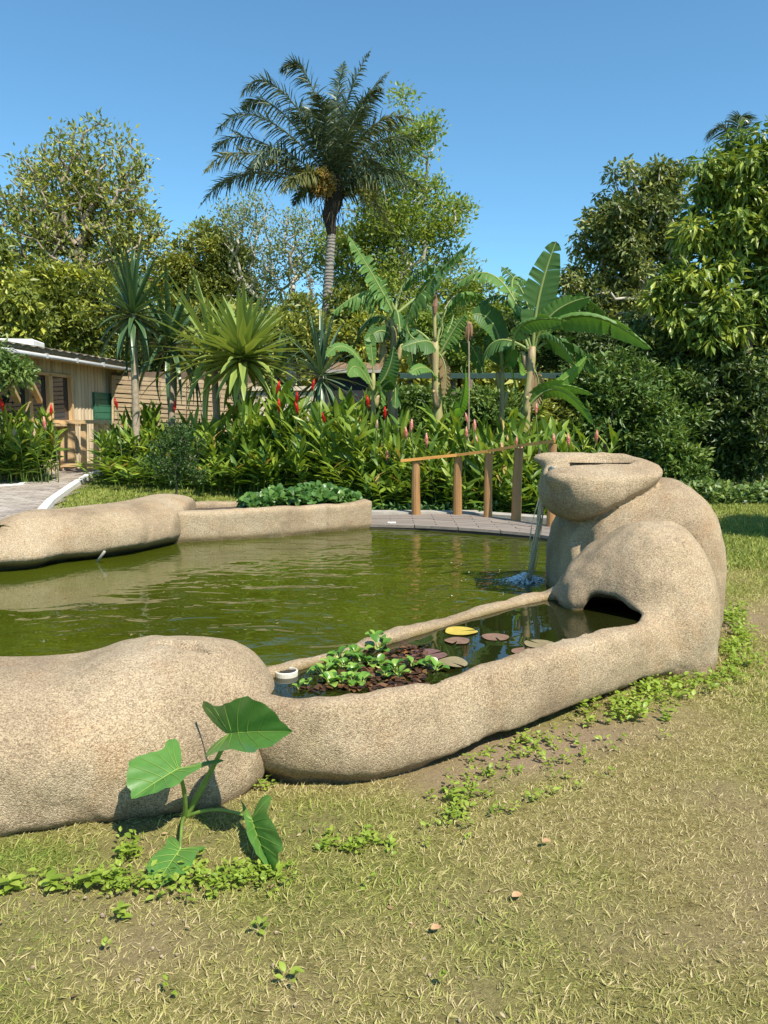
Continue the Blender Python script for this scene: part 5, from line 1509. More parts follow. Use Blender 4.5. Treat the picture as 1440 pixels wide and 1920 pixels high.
for k in range(9):
    a = k * 2.4; d = np.array([[math.cos(a), math.sin(a), .25]])
    V, F, T = scatter(tl5[0], tl5[1], np.array([c0]), d, np.array([[0, 0, 1.]]), np.array([.16]), np.array([.3 + .05 * k]), .8)
    M('leaf', V, F, PENNY, bp, smooth=True, tint=T)
# small bed at the left end of the path
bc = gp(35, 905)
bd = thing('leafy_plant', bc, 'low broad-leaved plant in the small bed beside the path', 'plant')
for k in range(11):
    a = k * 2.4; el = .5 + .35 * (k % 3); d = np.array([[math.cos(a) * math.cos(el), math.sin(a) * math.cos(el), math.sin(el)]])
    V, F, T = scatter(tl5[0], tl5[1], np.array([bc + [0, 0, .05]]), d, np.array([[0, 0, 1.]]), np.array([.42]), np.array([.4 + .05 * k]), .55)
    M('leaf', V, F, GL, bd, smooth=True, tint=T)

# stick and water pipe at the far boulder
sp = thing('water_pipe', atz(183, 1052, ZW), 'thin pale pipe poking out of the water at the foot of the far boulder', 'pipe')
p0, p1 = atz(180, 1057, ZW - .02), at(196, 1034, atz(180, 1057, ZW)[1] + .02)
v, f = tube([p0, p0 * .5 + p1 * .5, p1], .014, 8); M('pipe', v, f, CONCRETE, sp, smooth=True)

# ------------------------------------------------------------------ trough contents
pc0 = atz(537, 1266, ZT)
pot = thing('round_pot', pc0, 'white round pipe pot filled with dark soil standing in the trough', 'pot')
ro, ri = .058, .049
n = 28; th = np.arange(n) * 2 * math.pi / n
def ring(r, z): return np.stack([r * np.cos(th), r * np.sin(th), 0 * th + z], 1)
V = np.concatenate([ring(ro, -.15), ring(ro, .022), ring(ro - .003, .026), ring(ri + .002, .026), ring(ri, .022), ring(ri, -.0)]) + pc0
k = np.arange(n); k2 = (k + 1) % n
F = np.concatenate([np.stack([i * n + k, i * n + k2, (i + 1) * n + k2, (i + 1) * n + k], 1) for i in range(5)])
M('pot_wall', V, F, plain('off_white_plastic', (.62, .58, .48), .5, .15, 18), pot, smooth=False)
V = np.concatenate([ring(ri + .001, .015), ring(ri * .5, .018) + r5.normal(0, .002, (n, 3)), [[0, 0, .017]]]) + pc0
M('soil', V, [np.stack([k, k2, n + k2, n + k], 1), np.stack([n + k, n + k2, np.full(n, 2 * n)], 1)], plain('black_potting_soil', (.03, .026, .022), .95, .6, 120, bumpd=.01), pot)

HY = leafmat('hyacinth_leaf', [(.08, .20, .025), (.15, .31, .04), (.30, .44, .08)], .3, .3, .6)
HYB = plain('hyacinth_bulb', (.34, .40, .10), .45, .3, 40)
def hy_leaf(seed):
    r = np.random.default_rng(seed)
    n = 7; t = np.linspace(0, 1, n)
    w = .5 * np.sin(np.pi * np.clip(t * .90 + .06, 0, 1)) ** .65
    z = .10 * np.sin(t * 3) - .12 * t ** 2
    v = np.concatenate([np.stack([-w, t, z + .35 * w], 1), np.stack([-w * .5, t, z + .06 * w], 1), np.stack([0 * t, t, z], 1), np.stack([w * .5, t, z + .06 * w], 1), np.stack([w, t, z + .35 * w], 1)])
    kk = np.arange(n - 1)
    f = np.concatenate([np.stack([q * n + kk, (q + 1) * n + kk, (q + 1) * n + kk + 1, q * n + kk + 1], 1) for q in range(4)])
    return mesh_data('leaf', v, f, HY, True, np.full(len(v), r.random()))
HYL = [hy_leaf(i) for i in range(6)]
bul = tube([(0, 0, -.3), (0, 0, .0), (0, 0, .3), (0, 0, .6), (0, 0, .95), (0, 0, 1.25)], [.05, .17, .24, .15, .07, .05], 8)
HYS = mesh_data('leaf_stalk', bul[0], bul[1], HYB, True)
rh = np.random.default_rng(90)
def hyacinth(p, size, nl, label, group):
    root = thing('water_hyacinth', p, label, 'water plant', group)
    for k in range(nl):
        a = k * 2.4 + rh.normal(0, .3); el = rh.uniform(.5, 1.35)
        d = np.array([math.cos(a) * math.cos(el), math.sin(a) * math.cos(el), math.sin(el)])
        L = size * rh.uniform(.55, 1.1)
        o = link('leaf_stalk', HYS, root); o.scale = (L * .5, L * .5, L * .62); o.rotation_mode = 'QUATERNION'; o.rotation_quaternion = Vector(d).to_track_quat('Z', 'Y')
        el2 = el - rh.uniform(.1, .9); d2 = np.array([math.cos(a) * math.cos(el2), math.sin(a) * math.cos(el2), math.sin(el2)])
        o = link('leaf', HYL[int(rh.integers(0, 6))], root, d * L * .72); s = size * rh.uniform(.6, .95); o.scale = (s, s, s)
        q = Vector(d2).to_track_quat('Y', 'Z'); o.rotation_mode = 'QUATERNION'; o.rotation_quaternion = q
    return root
HYP = [(705, 1206, 'topmost water hyacinth, standing tall against the far rim of the trough'), (635, 1238, 'water hyacinth with one big upright leaf at the left rear of the cluster'), (664, 1232, 'water hyacinth between the two tall ones along the far rim'),
       (676, 1246, 'water hyacinth in the middle of the rear row'), (711, 1222, 'water hyacinth just in front of the topmost one'), (619, 1254, 'water hyacinth at the left rear corner of the cluster'), (644, 1256, 'water hyacinth behind the dark gap of dead leaves'),
       (606, 1266, 'leftmost water hyacinth of the main cluster'), (695, 1250, 'water hyacinth at the centre of the cluster with pale bulbs'), (713, 1254, 'bright water hyacinth right of the centre'), (742, 1260, 'dense water hyacinth at the right of the main cluster'),
       (772, 1252, 'small upright water hyacinth beside the large brown lily pad'), (801, 1252, 'second small water hyacinth from the right end'), (818, 1258, 'small water hyacinth at the right end by the near rim'),
       (619, 1286, 'water hyacinth at the near rim, left end of the front row'), (640, 1284, 'water hyacinth at the near rim, second in the front row'), (660, 1285, 'water hyacinth at the near rim, third in the front row'), (679, 1283, 'water hyacinth at the near rim, right end of the front row'),
       (574, 1285, 'water hyacinth just right of the white pot near the rim'), (560, 1293, 'tiny water hyacinth touching the near rim below the pot'), (590, 1262, 'tiny pale water hyacinth behind the white pot'), (722, 1270, 'water hyacinth in front of the bright one'), (748, 1272, 'water hyacinth at the front right of the main cluster'), (664, 1268, 'water hyacinth in the middle of the cluster')]
for i, (x, y, lb) in enumerate(HYP):
    hyacinth(atz(x, y, ZT), (.070 if i in (0, 1, 4) else (.032 if i in (18, 19, 20) else .052)), 7 if i not in (19, 20) else 5, lb, 'water hyacinths in the trough')
for x, y, lb in ((1062, 1125, 'left one of three tiny floating plants at the far end of the trough'), (1076, 1122, 'middle one of three tiny floating plants at the far end of the trough'), (1092, 1126, 'right one of three tiny floating plants at the far end of the trough')):
    hyacinth(atz(x, y, ZT), .06, 5, lb, 'floating plants at the far end of the trough')
# brown dead leaves floating between them
nd = 420
dx = r5.random(nd); q0 = np.array([atz(x, y, ZT) for x, y in zip(r5.uniform(590, 770, nd), r5.uniform(0, 1, nd) * 0)]) if False else None
pts = []
while len(pts) < 520:
    x, y = r5.uniform(500, 800), r5.uniform(1212, 1296)
    p = atz(x, y, ZT)
    if float(poly_sd(np.array([p[0]]), np.array([p[1]]), HOLE)[0]) < -.015 and y > 1296 - (x - 560) * .42 and r5.random() < (1 if x > 585 else .25): pts.append(p)
pts = np.array(pts); pts[:, 2] += .003 + .012 * r5.random(len(pts))
V, F, T = scatter(tl5[0], tl5[1], pts, rand_dirs(len(pts), 0, r5) * [1, 1, .15], np.array([0, 0, 1.]) + r5.normal(0, .15, (len(pts), 3)), .04, r5.random(len(pts)), .7)
tag(M('dead_leaves', V, F, leafmat('dead_water_leaf', [(.03, .016, .010), (.08, .035, .018), (.20, .10, .04)], .1, .4), smooth=True, tint=T), 'dark brown dead leaves floating among the water hyacinths', kind='stuff')

def pad_mat(name, a, b_):
    m, nt, b = nodes(name)
    f = noise(nt, 22, 5, .65, pos(nt)); nt.links.new(ramp(nt, f, [(.3, a), (.7, b_)]), b.inputs['Base Color']); b.inputs['Roughness'].default_value = .4
    return m
PADB = pad_mat('brown_lily_pad', (.17, .09, .06), (.27, .16, .10)); PADY = pad_mat('yellow_lily_pad', (.45, .32, .04), (.60, .47, .09)); PADP = pad_mat('purple_lily_pad', (.13, .065, .055), (.20, .10, .085)); PADO = pad_mat('olive_brown_lily_pad', (.22, .17, .08), (.30, .24, .13))
def lily(px, py, rpx, mat, ang, lift, label, z=0.004):
    c = atz(px, py, ZT + z); R_ = rpx * c[1] / FPX
    th = np.linspace(.13, 2 * math.pi - .13, 36)
    rr = np.array([0, .5, .85, 1.0])
    V = [[0, 0, .0]]
    for r in rr[1:]:
        w = 1 + .025 * np.sin(th * 5 + px)
        V += np.stack([r * w * np.cos(th), r * w * np.sin(th), lift * r ** 3 * np.sin(th * 2 + px) * .5 + .012 * r ** 6], 1).tolist()
    V = np.array(V); cs, sn = math.cos(ang), math.sin(ang)
    V = np.stack([V[:, 0] * cs - V[:, 1] * sn, V[:, 0] * sn + V[:, 1] * cs, V[:, 2]], 1) * R_ + c
    m = 36; k = np.arange(m - 1)
    F3 = np.stack([np.zeros(m - 1, int), 1 + k, 2 + k], 1)
    F4 = np.concatenate([np.stack([1 + q * m + k, 1 + (q + 1) * m + k, 2 + (q + 1) * m + k, 2 + q * m + k], 1) for q in range(2)])
    tag(M('lily_pad', V, [F3, F4], mat, smooth=True, origin=c), label, 'lily pad', 'lily pads in the trough')
lily(865, 1183, 31, PADY, .3, .06, 'bright yellow lily pad close to the far rim of the trough')
lily(857, 1201, 24, PADB, 4.4, .05, 'brown notched lily pad just below the yellow one', .006)
lily(929, 1194, 26, PADB, 4.8, .03, 'round reddish brown lily pad alone in the middle of the trough')
lily(1012, 1207, 30, PADO, 2.2, .03, 'large olive brown lily pad farthest right, near the rim')
lily(982, 1221, 24, PADB, 1.2, .04, 'brown lily pad partly hidden by the near rim')
lily(803, 1227, 36, PADP, .6, .04, 'large dark purple-brown lily pad next to the hyacinths')
lily(846, 1242, 31, PADO, 5.5, .16, 'curled yellow-brown lily pad by the near rim', .012)
lily(812, 1246, 30, PADP, 3.5, .03, 'dark purple-brown lily pad under the curled one', .001)
lily(762, 1222, 16, pad_mat('orange_pad', (.30, .11, .02), (.42, .18, .04)), 1.0, .05, 'small orange lily pad at the edge of the hyacinths', .003)

# ------------------------------------------------------------------ waterfall and splash
WG = bpy.data.materials.new('falling_water'); WG.use_nodes = True
wb = WG.node_tree.nodes['Principled BSDF']; wb.inputs['Base Color'].default_value = (1, .98, .86, 1); wb.inputs['Roughness'].default_value = .04; wb.inputs['IOR'].default_value = 1.33; wb.inputs['Transmission Weight'].default_value = .62
FOAM = plain('white_foam', (.80, .82, .82), .5, .08, 60)
rw = np.random.default_rng(8)
parts = []
s0 = np.array([1.30, 5.95, 1.30]); e0 = SPL
for k in range(20):
    a = s0 + [0, rw.normal(0, .034), rw.normal(-.018, .006)]; b = e0 + [rw.normal(0, .022), rw.normal(0, .03), 0]
    t = np.linspace(0, 1, 22)[:, None]
    spread_ = (1 - t) ** .5
    x = a[0] + (b[0] - a[0]) * (t ** .85); y = a[1] * spread_ + (b[1]) * (1 - spread_) ; z = a[2] + (b[2] - a[2]) * (t ** 2.0)
    C = np.concatenate([x, y, z], 1) + np.c_[.006 * np.sin(np.arange(22) * rw.uniform(.6, 1.5) + k), .006 * np.cos(np.arange(22) * rw.uniform(.6, 1.6)), np.zeros(22)] * (t * 1.4)
    rad = (.008 - .004 * t[:, 0]) * (.75 + .35 * np.sin(np.arange(22) * rw.uniform(.8, 1.7) + k * 2))
    parts.append(tube(C, rad, 7))
v, f = join(parts)
fall = thing('waterfall', SPL, 'thin clear stream of water falling from the fountain spout into the pond', 'waterfall')
M('stream', v, f, WG, fall, smooth=True)
ico = np.array([[0, 0, 1], [.89, 0, .45], [.28, .85, .45], [-.72, .53, .45], [-.72, -.53, .45], [.28, -.85, .45], [.72, .53, -.45], [-.28, .85, -.45], [-.89, 0, -.45], [-.28, -.85, -.45], [.72, -.53, -.45], [0, 0, -1]])
icf = np.array([[0, 1, 2], [0, 2, 3], [0, 3, 4], [0, 4, 5], [0, 5, 1], [1, 6, 2], [2, 7, 3], [3, 8, 4], [4, 9, 5], [5, 10, 1], [6, 7, 2], [7, 8, 3], [8, 9, 4], [9, 10, 5], [10, 6, 1], [11, 7, 6], [11, 8, 7], [11, 9, 8], [11, 10, 9], [11, 6, 10]])
nb = 1300
ra = np.abs(rw.normal(0, .075, nb)); aa = rw.random(nb) * 6.283
bp_ = SPL + np.stack([ra * np.cos(aa) * 1.25, ra * np.sin(aa), .002 + np.maximum(0, .07 - ra * .5) * rw.random(nb)], 1)
sz = rw.uniform(.003, .012, nb) * np.clip(1.3 - ra * 4, .35, 1)
V = (bp_[:, None] + ico * sz[:, None, None] * [1.2, 1.2, .6]).reshape(-1, 3); F = (icf[None] + (np.arange(nb) * 12)[:, None, None]).reshape(-1, 3)
M('foam', V, F, FOAM, fall, smooth=True)
nb = 26
bp_ = np.array([atz(x, y, ZW) for x, y in zip(rw.normal(950, 60, nb), rw.normal(1085, 22, nb))]); sz = rw.uniform(.002, .005, nb)
ok = (bp_[:, 0] < 1.2); bp_, sz = bp_[ok], sz[ok]; nb = len(sz)
V = (bp_[:, None] + ico * sz[:, None, None] * [1.6, 1.2, .5]).reshape(-1, 3); F = (icf[None] + (np.arange(nb) * 12)[:, None, None]).reshape(-1, 3)
M('bubbles', V, F, FOAM, fall, smooth=True)['kind'] = 'stuff'

# ------------------------------------------------------------------ heart-leaved plant in front
def taro_mat():
    m, nt, b = nodes('heart_leaf')
    f = noise(nt, 16, 5, .6, pos(nt)); g = noise(nt, 5, 3, .5, pos(nt))
    c = ramp(nt, f, [(.3, (.075, .19, .035)), (.7, (.11, .245, .05))])
    c = mixc(nt, g, mixc(nt, 1.0, c, (.85, .9, .85), 'MULTIPLY'), mixc(nt, 1.0, c, (1.15, 1.1, 1.1), 'MULTIPLY'))
    nt.links.new(c, b.inputs['Base Color']); b.inputs['Roughness'].default_value = .36; b.inputs['Specular IOR Level'].default_value = .5
    bump(nt, b, f, .25, .004)
    tr = nt.nodes.new('ShaderNodeBsdfTranslucent'); nt.links.new(mixc(nt, 1.0, c, (1.3, 1.5, .4), 'MULTIPLY'), tr.inputs['Color'])
    mx = nt.nodes.new('ShaderNodeMixShader'); mx.inputs[0].default_value = .22
    nt.links.new(b.outputs[0], mx.inputs[1]); nt.links.new(tr.outputs[0], mx.inputs[2]); nt.links.new(mx.outputs[0], nt.nodes['Material Output'].inputs['Surface'])
    return m
TARO = taro_mat(); VEIN = leafmat('pale_leaf_vein', [(.22, .36, .07), (.26, .39, .08), (.30, .42, .09)], .2, .4); STALK = plain('leaf_stalk_green', (.16, .25, .05), .4, .25, 14)
tb = np.array([-.82, 3.02, 0.0])
taro = thing('elephant_ear_plant', tb, 'plant with four big heart-shaped green leaves in front of the near boulder', 'plant')
LEAF_OUT = np.array([(1.0, 0), (.95, .14), (.88, .30), (.76, .55), (.62, .78), (.46, .92), (.30, .95), (.14, .86), (0, .78), (-.14, .77), (-.28, .85), (-.40, .96), (-.50, 1.0), (-.57, .95), (-.55, .80), (-.46, .60), (-.33, .38), (-.20, .18), (-.08, .03)])
def taro_leaf(J, T, L1, L2, stalk_pts, seed, curl=.05, sr=.010, back=(1, 1)):
    J, T, L1, L2 = (np.asarray(q, float) for q in (J, T, L1, L2))
    ax = T - J
    q_ = np.arange(len(LEAF_OUT)); m = 55; qq = np.linspace(0, len(LEAF_OUT) - 1, m)
    ou, ov = np.interp(qq, q_, LEAF_OUT[:, 0]), np.interp(qq, q_, LEAF_OUT[:, 1])
    for _ in range(2):
        ou[1:-1] = (ou[:-2] + 2 * ou[1:-1] + ou[2:]) / 4; ov[1:-1] = (ov[:-2] + 2 * ov[1:-1] + ov[2:]) / 4
    wob = 1 + .022 * np.sin(qq * 2.3 + seed) + .014 * np.sin(qq * 4.7 + seed * 2)
    ou, ov = ou * wob, ov * wob
    rr = np.array([.12, .3, .5, .7, .85, .95, 1.0])
    nrm = unit(np.cross(ax, L1 - L2)); nrm = nrm if nrm[2] - nrm[1] > 0 else -nrm
    def pt(u, v, S, rel=None):
        rel = np.clip(np.hypot(u * .9, v), 0, 1.1) if rel is None else rel
        z = curl * (.55 * np.sin(math.pi * np.clip(v, 0, 1) * .8) - .8 * v ** 2) - .12 * np.clip(u, 0, 1) ** 2 - .10 * np.clip(-u, 0, 1) + .018 * np.sin(np.arctan2(v, u) * 13 + seed) * rel ** 3
        return J + u[..., None] * ax + v[..., None] * S + z[..., None] * nrm * np.linalg.norm(ax)
    Vs, Fs, nV = [], [], 0
    veins = []
    for L, bk_ in zip((L1, L2), back):
        S = L - J + .5 * bk_ * ax
        oub = np.where(ou < 0, ou * bk_, ou)
        uu, vv = oub[:, None] * rr, ov[:, None] * rr
        P = pt(uu, vv, S).reshape(-1, 3)
        k = len(rr)
        i, j = np.meshgrid(np.arange(m - 1), np.arange(k - 1), indexing='ij')
        q = np.stack([i * k + j, (i + 1) * k + j, (i + 1) * k + j + 1, i * k + j + 1], -1).reshape(-1, 4)
        Vs += [P, J[None]]; Fs.append(q + nV)
        tri = np.stack([np.full(m - 1, m * k), (np.arange(m - 1) + 1) * k, np.arange(m - 1) * k], 1); Fs.append(tri + nV)
        nV += m * k + 1
        for j_, u0 in ((9, .52), (13, .34), (18, .18), (24, .06), (30, 0), (37, -.02)):
            tt = np.linspace(0, .92, 9)
            C = pt(u0 + (oub[j_] - u0) * tt ** 1.15, ov[j_] * tt ** .95, S) + nrm * .0022
            veins.append(tube(C, np.linspace(.0017, .0005, 9), 4, False))
    F4 = np.concatenate([f_ for f_ in Fs if f_.shape[1] == 4]); F3 = np.concatenate([f_ for f_ in Fs if f_.shape[1] == 3])
    leaf = M('leaf', np.concatenate(Vs), [F4, F3], TARO, taro, smooth=True)
    t = np.linspace(0, .97, 12); S = L1 - J + .5 * back[0] * ax
    veins.append(tube(pt(t, t * 0, S) + nrm * .0022, np.linspace(.0032, .0008, 12), 5, False))
    v, f = join([(a_, b_[0]) for a_, b_ in veins])
    o = link('vein', mesh_data('vein', v - np.array(taro.location), f, VEIN, True, np.full(len(v), .5))); o.parent = leaf
    v, f = tube(bez(*stalk_pts, J, 14) if len(stalk_pts) == 2 else stalk_pts, np.linspace(sr * 1.5, sr * .75, 14), 8)
    M('stalk', v, f, STALK, taro, smooth=True)
taro_leaf(at(430, 1376, 2.93), at(531, 1366, 2.70), at(374, 1313, 3.02), at(380, 1417, 2.80), (tb, at(385, 1470, 2.98)), 1, .025, .0105)
taro_leaf(at(334, 1442, 2.86), at(247, 1490, 2.72), at(320, 1380, 2.98), at(415, 1423, 2.90), (tb, at(352, 1490, 2.92)), 2, .025, .008, (1, 1.2))
taro_leaf(at(338, 1593, 2.70), at(290, 1656, 2.52), at(314, 1566, 2.76), at(386, 1588, 2.70), (tb, at(340, 1530, 2.88)), 3, .035, .006, (.8, .4))
taro_leaf(at(473, 1537, 2.86), at(499, 1629, 2.58), at(500, 1490, 2.84), at(444, 1499, 2.96), (tb, at(405, 1500, 2.92)), 4, .04, .006)

# ------------------------------------------------------------------ weeds and grass
def in_rock(x, y):
    d = poly_sd(x, y, OUT_BASE)
    a = [(-5.0, 2.95), (-3.4, 3.05), (-2.2, 3.24), (-1.5, 3.38), (-1.05, 3.53)]
    d = np.minimum(d, seg_d(x, y, a) - .50)
    d = np.minimum(d, np.hypot((x + .97) / .95, y - 3.6) - .42)
    d = np.minimum(d, (np.hypot((x - 1.82) / .54, (y - 5.42) / .70) - 1) * .5)
    d = np.minimum(d, (np.hypot((x - 2.08) / .64, (y - 6.1) / .68) - 1) * .5)
    return d
def in_pond(x, y): return poly_sd(x, y, np.array(wp))
rg = np.random.default_rng(99)
def blades(name, x, y, hgt, w, mat, tint, label, flat=.5, sort=None):
    n = len(x)
    z = tz(x, y) + .02 * (vn(x * 2 + 5, y * 2 + 5) - .5) + .012 * (vn(x * 9, y * 9) - .5) - .004
    a = rg.random(n) * 6.283
    el = np.clip(rg.normal(1 - flat, .35, n), .03, 1.5)
    d = np.stack([np.cos(a) * np.cos(el), np.sin(a) * np.cos(el), np.sin(el)], 1)
    s = np.stack([-np.sin(a), np.cos(a), 0 * a], 1) * (w * (.6 + .8 * rg.random(n)))[:, None]
    L = hgt * (.5 + rg.random(n))
    b = np.stack([x, y, z], 1)
    mid = b + d * (L * .55)[:, None]; bend = rg.normal(0, .20, (n, 3)); bend[:, 2] = -np.abs(bend[:, 2]) * .6
    tip = mid + (d + bend) * (L * .45)[:, None]; tip[:, 2] = np.maximum(tip[:, 2], z + .003)
    V = np.stack([b - s, b + s, mid + s * .5, tip], 1).reshape(-1, 3)      # a bent blade of two triangles
    k = (np.arange(n) * 4)[:, None]
    F = np.concatenate([k + np.array([[0, 1, 2]]), k + np.array([[0, 2, 3]])])
    return tag(M(name, V, F, mat, smooth=False, tint=np.repeat(np.clip(tint, 0, 1), 4)), label, kind='stuff')
GRASS = leafmat('turf_blade', [(.54, .44, .235), (.45, .39, .165), (.36, .35, .10), (.26, .30, .06), (.15, .225, .04)], .2, .6, .2)
def lawn(n, x0, x1, y0, y1, power=1.0):
    t = rg.random(n); y = y0 + (y1 - y0) * t ** power
    x = x0 + (x1 - x0) * rg.random(n)
    keep = np.abs(x) < y * .54 + 1.6
    x, y = x[keep], y[keep]
    keep = (in_rock(x, y) > -.03) & (in_pond(x, y) > 0)
    x, y = x[keep], y[keep]
    so = soil_mask(x, y)
    tuft = vn(x * 6 + 3, y * 6 + 8) * .6 + vn(x * 17, y * 17 + 4) * .4
    keep = rg.random(len(x)) > np.clip(so * 1.25 + (.48 - tuft) * 1.2, 0, .97)
    return x[keep], y[keep]
x, y = lawn(1080000, -4.0, 4.6, 1.2, 4.6, 1.25)
g = green_mask(x, y)
blades('grass', x, y, .026 + .014 * g, .0010, GRASS, g * .80 + .05 + rg.normal(0, .22, len(x)), 'short dry patchy grass in front of the pond', .80)
x, y = lawn(330000, .5, 7.0, 4.3, 9.2)
g = green_mask(x, y)
blades('grass', x, y, .034 + .022 * g, .0018, GRASS, g * .80 + rg.normal(0, .17, len(x)), 'drying grass on the lawn right of the fountain', .62)
x, y = lawn(170000, 2.3, 11.0, 8.6, 16.4)
g = green_mask(x, y)
blades('grass', x, y, .075, .0055, GRASS, .42 + .35 * g + rg.normal(0, .13, len(x)), 'green grass on the far right lawn', .3)
xl = rg.uniform(-6.6, -1.0, 60000); yl = rg.uniform(10.2, 16.4, 60000)
xr_ = np.interp(yl, [p[1] for p in kr], [p[0] for p in kr])
kk = (xl > xr_ + .12) & (in_pond(xl, yl) > .4); xl, yl = xl[kk], yl[kk]
blades('grass', xl, yl, .07, .006, GRASS, .5 + .3 * green_mask(xl, yl) + rg.normal(0, .14, len(xl)), 'green grass on the strip of lawn beside the paved path', .35)

WEED = leafmat('weed_leaf', [(.17, .26, .03), (.27, .37, .045), (.38, .46, .08)], .35, .45)
WL = blade_leaf(5, lambda t: .30 * np.sin(np.pi * np.clip(t * .95 + .03, 0, 1)) ** .8, .25, .25)
def weeds(x, y, size, hgt, per, label):
    n = len(x); k = np.repeat(np.arange(n), rg.integers(3, per + 4, n)); m = len(k)
    z0 = tz(x, y)
    a = rg.random(m) * 6.283; el = rg.uniform(.05, .9, m)
    off = np.stack([np.cos(a), np.sin(a)], 1) * (size[k] * rg.uniform(.0, .8, m))[:, None]
    P = np.stack([x[k] + off[:, 0], y[k] + off[:, 1], z0[k] + hgt[k] * rg.random(m) + .006], 1)
    d = np.stack([np.cos(a) * np.cos(el), np.sin(a) * np.cos(el), np.sin(el)], 1)
    V, F, T = scatter(WL[0], WL[1], P, d, np.array([0, 0, 1.]) + rg.normal(0, .3, (m, 3)), size[k] * rg.uniform(.6, 1.2, m), np.clip(rg.random(n)[k] * .6 + rg.random(m) * .4, 0, 1), 1.0)
    return tag(M('weeds', V, F, WEED, smooth=True, tint=T), label, kind='stuff')
def px_cloud(spec):
    out = []
    for cx, cy, sx, sy, n in spec:
        for _ in range(n):
            p = atz(rg.normal(cx, sx), rg.normal(cy, sy), 0)
            out.append(p[:2])
    o = np.array(out); o = o[in_rock(o[:, 0], o[:, 1]) > .03]
    return o[:, 0], o[:, 1]
x, y = px_cloud([(1235, 1300, 34, 16, 75), (1300, 1255, 34, 26, 95), (1345, 1200, 26, 28, 90), (1180, 1335, 36, 12, 60), (1370, 1165, 16, 14, 60), (1375, 1225, 22, 28, 55), (1340, 1265, 28, 22, 55), (1390, 1185, 10, 14, 30)])
weeds(x, y, np.full(len(x), .034) * rg.uniform(.7, 1.2, len(x)), np.full(len(x), .07), 10, 'dense yellow-green weeds along the foot of the fountain')
x, y = px_cloud([(900, 1480, 55, 30, 26), (860, 1520, 18, 20, 16), (1040, 1400, 70, 24, 34), (980, 1440, 40, 30, 18), (900, 1410, 25, 12, 9), (1000, 1385, 60, 10, 16), (880, 1500, 30, 30, 14), (680, 1590, 50, 12, 20), (1100, 1450, 60, 20, 8)])
weeds(x, y, rg.uniform(.018, .030, len(x)), np.full(len(x), .04), 7, 'scattered small weeds on the bare earth before the trough')
x, y = px_cloud([(430, 1655, 55, 13, 42), (330, 1655, 40, 14, 18), (500, 1640, 25, 8, 10), (640, 1580, 30, 10, 8), (250, 1600, 14, 12, 12), (495, 1472, 9, 7, 9), (637, 1472, 5, 3, 4), (150, 1668, 90, 9, 26), (560, 1700, 200, 90, 8), (400, 1450, 200, 4, 0), (225, 1660, 20, 12, 16)])
weeds(x, y, rg.uniform(.018, .030, len(x)), np.full(len(x), .04), 7, 'patch of small bright weeds below the heart-shaped leaves')
for px, py, s, lb in ((22, 1672, .085, 'broad-leaved weed rosette at the left edge of the lawn'), (95, 1672, .08, 'broad-leaved weed rosette second from the left edge'), (172, 1664, .075, 'broad-leaved weed rosette left of the low glossy heart leaf'),
                      (232, 1610, .055, 'weed rosette at the tip of the dark leaf shadow'), (226, 1725, .05, 'lone weed tuft in the dry grass below the other weeds'), (985, 1392, .07, 'drooping weed close to the wall on bare earth'), (1105, 1360, .07, 'upright weed at the foot of the trough wall'), (850, 1500, .07, 'leafy weed at the left edge of the bare earth')):
    p = atz(px, py, 0); p[2] = float(tz(p[0], p[1]))
    root = thing('weed_plant', p, lb, 'weed', 'single weeds on the lawn')
    for k in range(9):
        a = k * 2.4; el = .25 + .1 * (k % 4); d = np.array([[math.cos(a) * math.cos(el), math.sin(a) * math.cos(el), math.sin(el)]])
        V, F, T = scatter(WL[0], WL[1], np.array([p + [0, 0, .012 + .004 * k]]), d, np.array([[0, 0, 1.]]) + rg.normal(0, .15, (1, 3)), np.array([s * .72 * rg.uniform(.6, 1.1)]), np.array([rg.random()]), 1.0)
        M('leaf', V, F, WEED, root, smooth=True, tint=T)
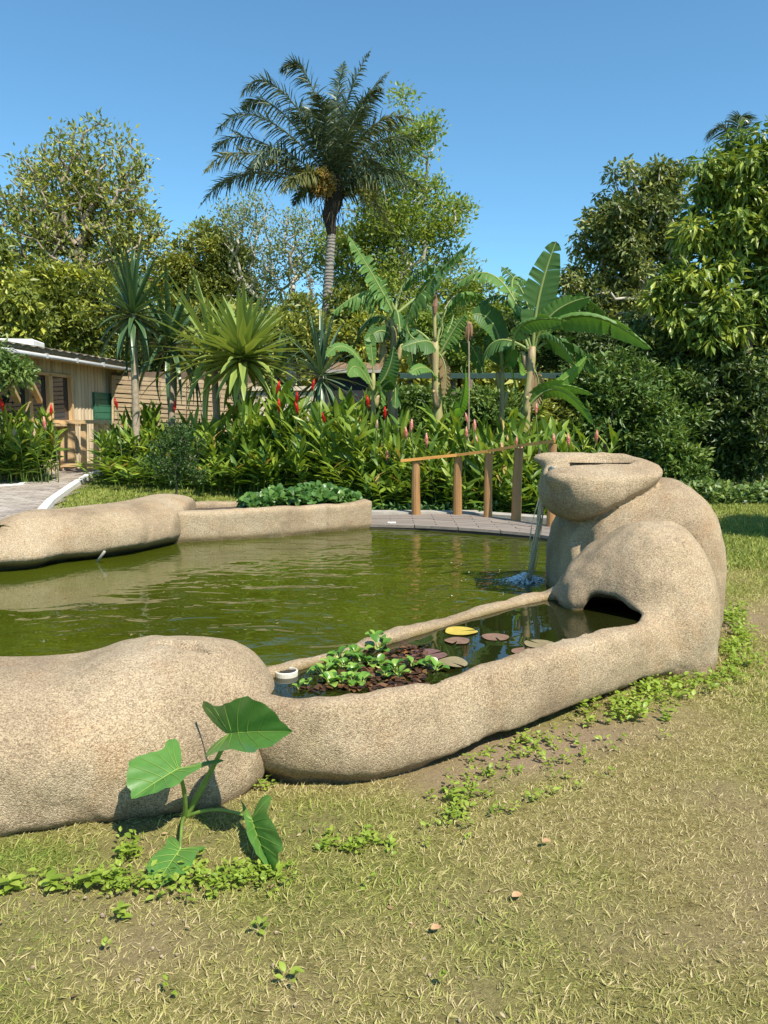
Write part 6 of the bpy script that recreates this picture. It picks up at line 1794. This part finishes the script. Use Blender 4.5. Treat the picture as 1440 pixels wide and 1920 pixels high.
# fallen leaves and pebbles
for px, py, c, lb in ((548, 1905 - 5, 0, 0),):
    pass
FALL = plain('fallen_leaf', (.42, .24, .12), .8, .3, 30)
for px, py, s, lb in ((960, 1681, .045, 'small orange-brown fallen leaf lying on the dry grass'), (808, 1742, .04, 'pale curled fallen leaf on the grass below centre'), (1018, 1578, .04, 'pale dry fallen leaf on the lawn near the bare earth')):
    p = atz(px, py, 0.03)
    V, F, T = scatter(WL[0], WL[1], p[None], np.array([[.8, .5, .1]]), np.array([[0, -.2, 1.]]), np.array([s]), np.array([.5]), 1.0)
    tag(M('fallen_leaf', V, F, FALL, smooth=True, origin=p), lb, 'leaf')
x = rg.uniform(-2.5, 3.5, 9000); y = rg.uniform(1.5, 6.5, 9000); kk = (rg.random(9000) < soil_mask(x, y) * .8) & (in_rock(x, y) > .02); x, y = x[kk], y[kk]; n = len(x)
sz = rg.uniform(.002, .007, n); z = tz(x, y)
V = (np.stack([x, y, z + .003], 1)[:, None] + ico * sz[:, None, None] * rg.uniform(.6, 1.3, (n, 1, 3))).reshape(-1, 3); F = (icf[None] + (np.arange(n) * 12)[:, None, None]).reshape(-1, 3)
tag(M('pebbles', V, F, plain('earth_crumb', (.33, .25, .17), .95, .4, 50)), 'crumbs of earth and small pebbles on the bare patches', kind='stuff')

rl = np.random.default_rng(123)
n = 170; xs = rl.uniform(-3.2, 1.3, 900); ys = rl.uniform(3.9, 9.2, 900)
ok = (in_pond(xs, ys) < -.25) & (in_rock(xs, ys) > .1); xs, ys = xs[ok][:n], ys[ok][:n]; n = len(xs)
V, F, T = scatter(WL[0] * [1, 1, .2], WL[1], np.stack([xs, ys, np.full(n, ZW + .004)], 1), rand_dirs(n, 0, rl) * [1, 1, .02], np.tile([0, 0, 1.], (n, 1)), rl.uniform(.008, .03, n), rl.random(n), 1.0)
tag(M('floating_litter', V, F, leafmat('floating_leaf', [(.10, .06, .025), (.24, .17, .06), (.33, .30, .10)], .1), tint=T), 'tiny dead leaves drifting on the green pond water', kind='stuff')
n = 420; xs = rl.uniform(-2.2, 3.4, n); ys = rl.uniform(1.5, 6.5, n); ok = in_rock(xs, ys) > .04; xs, ys = xs[ok], ys[ok]; n = len(xs)
V, F, T = scatter(WL[0], WL[1], np.stack([xs, ys, tz(xs, ys) + .014], 1), rand_dirs(n, 0, rl) * [1, 1, .25], np.array([0, 0, 1.]) + rl.normal(0, .3, (n, 3)), rl.uniform(.008, .026, n), rl.random(n), rl.uniform(.4, 1.1, n))
tag(M('leaf_litter', V, F, leafmat('lawn_litter', [(.16, .09, .04), (.36, .24, .12), (.52, .44, .28)], .1, .8), tint=T), 'scraps of dry leaf scattered over the lawn', kind='stuff')
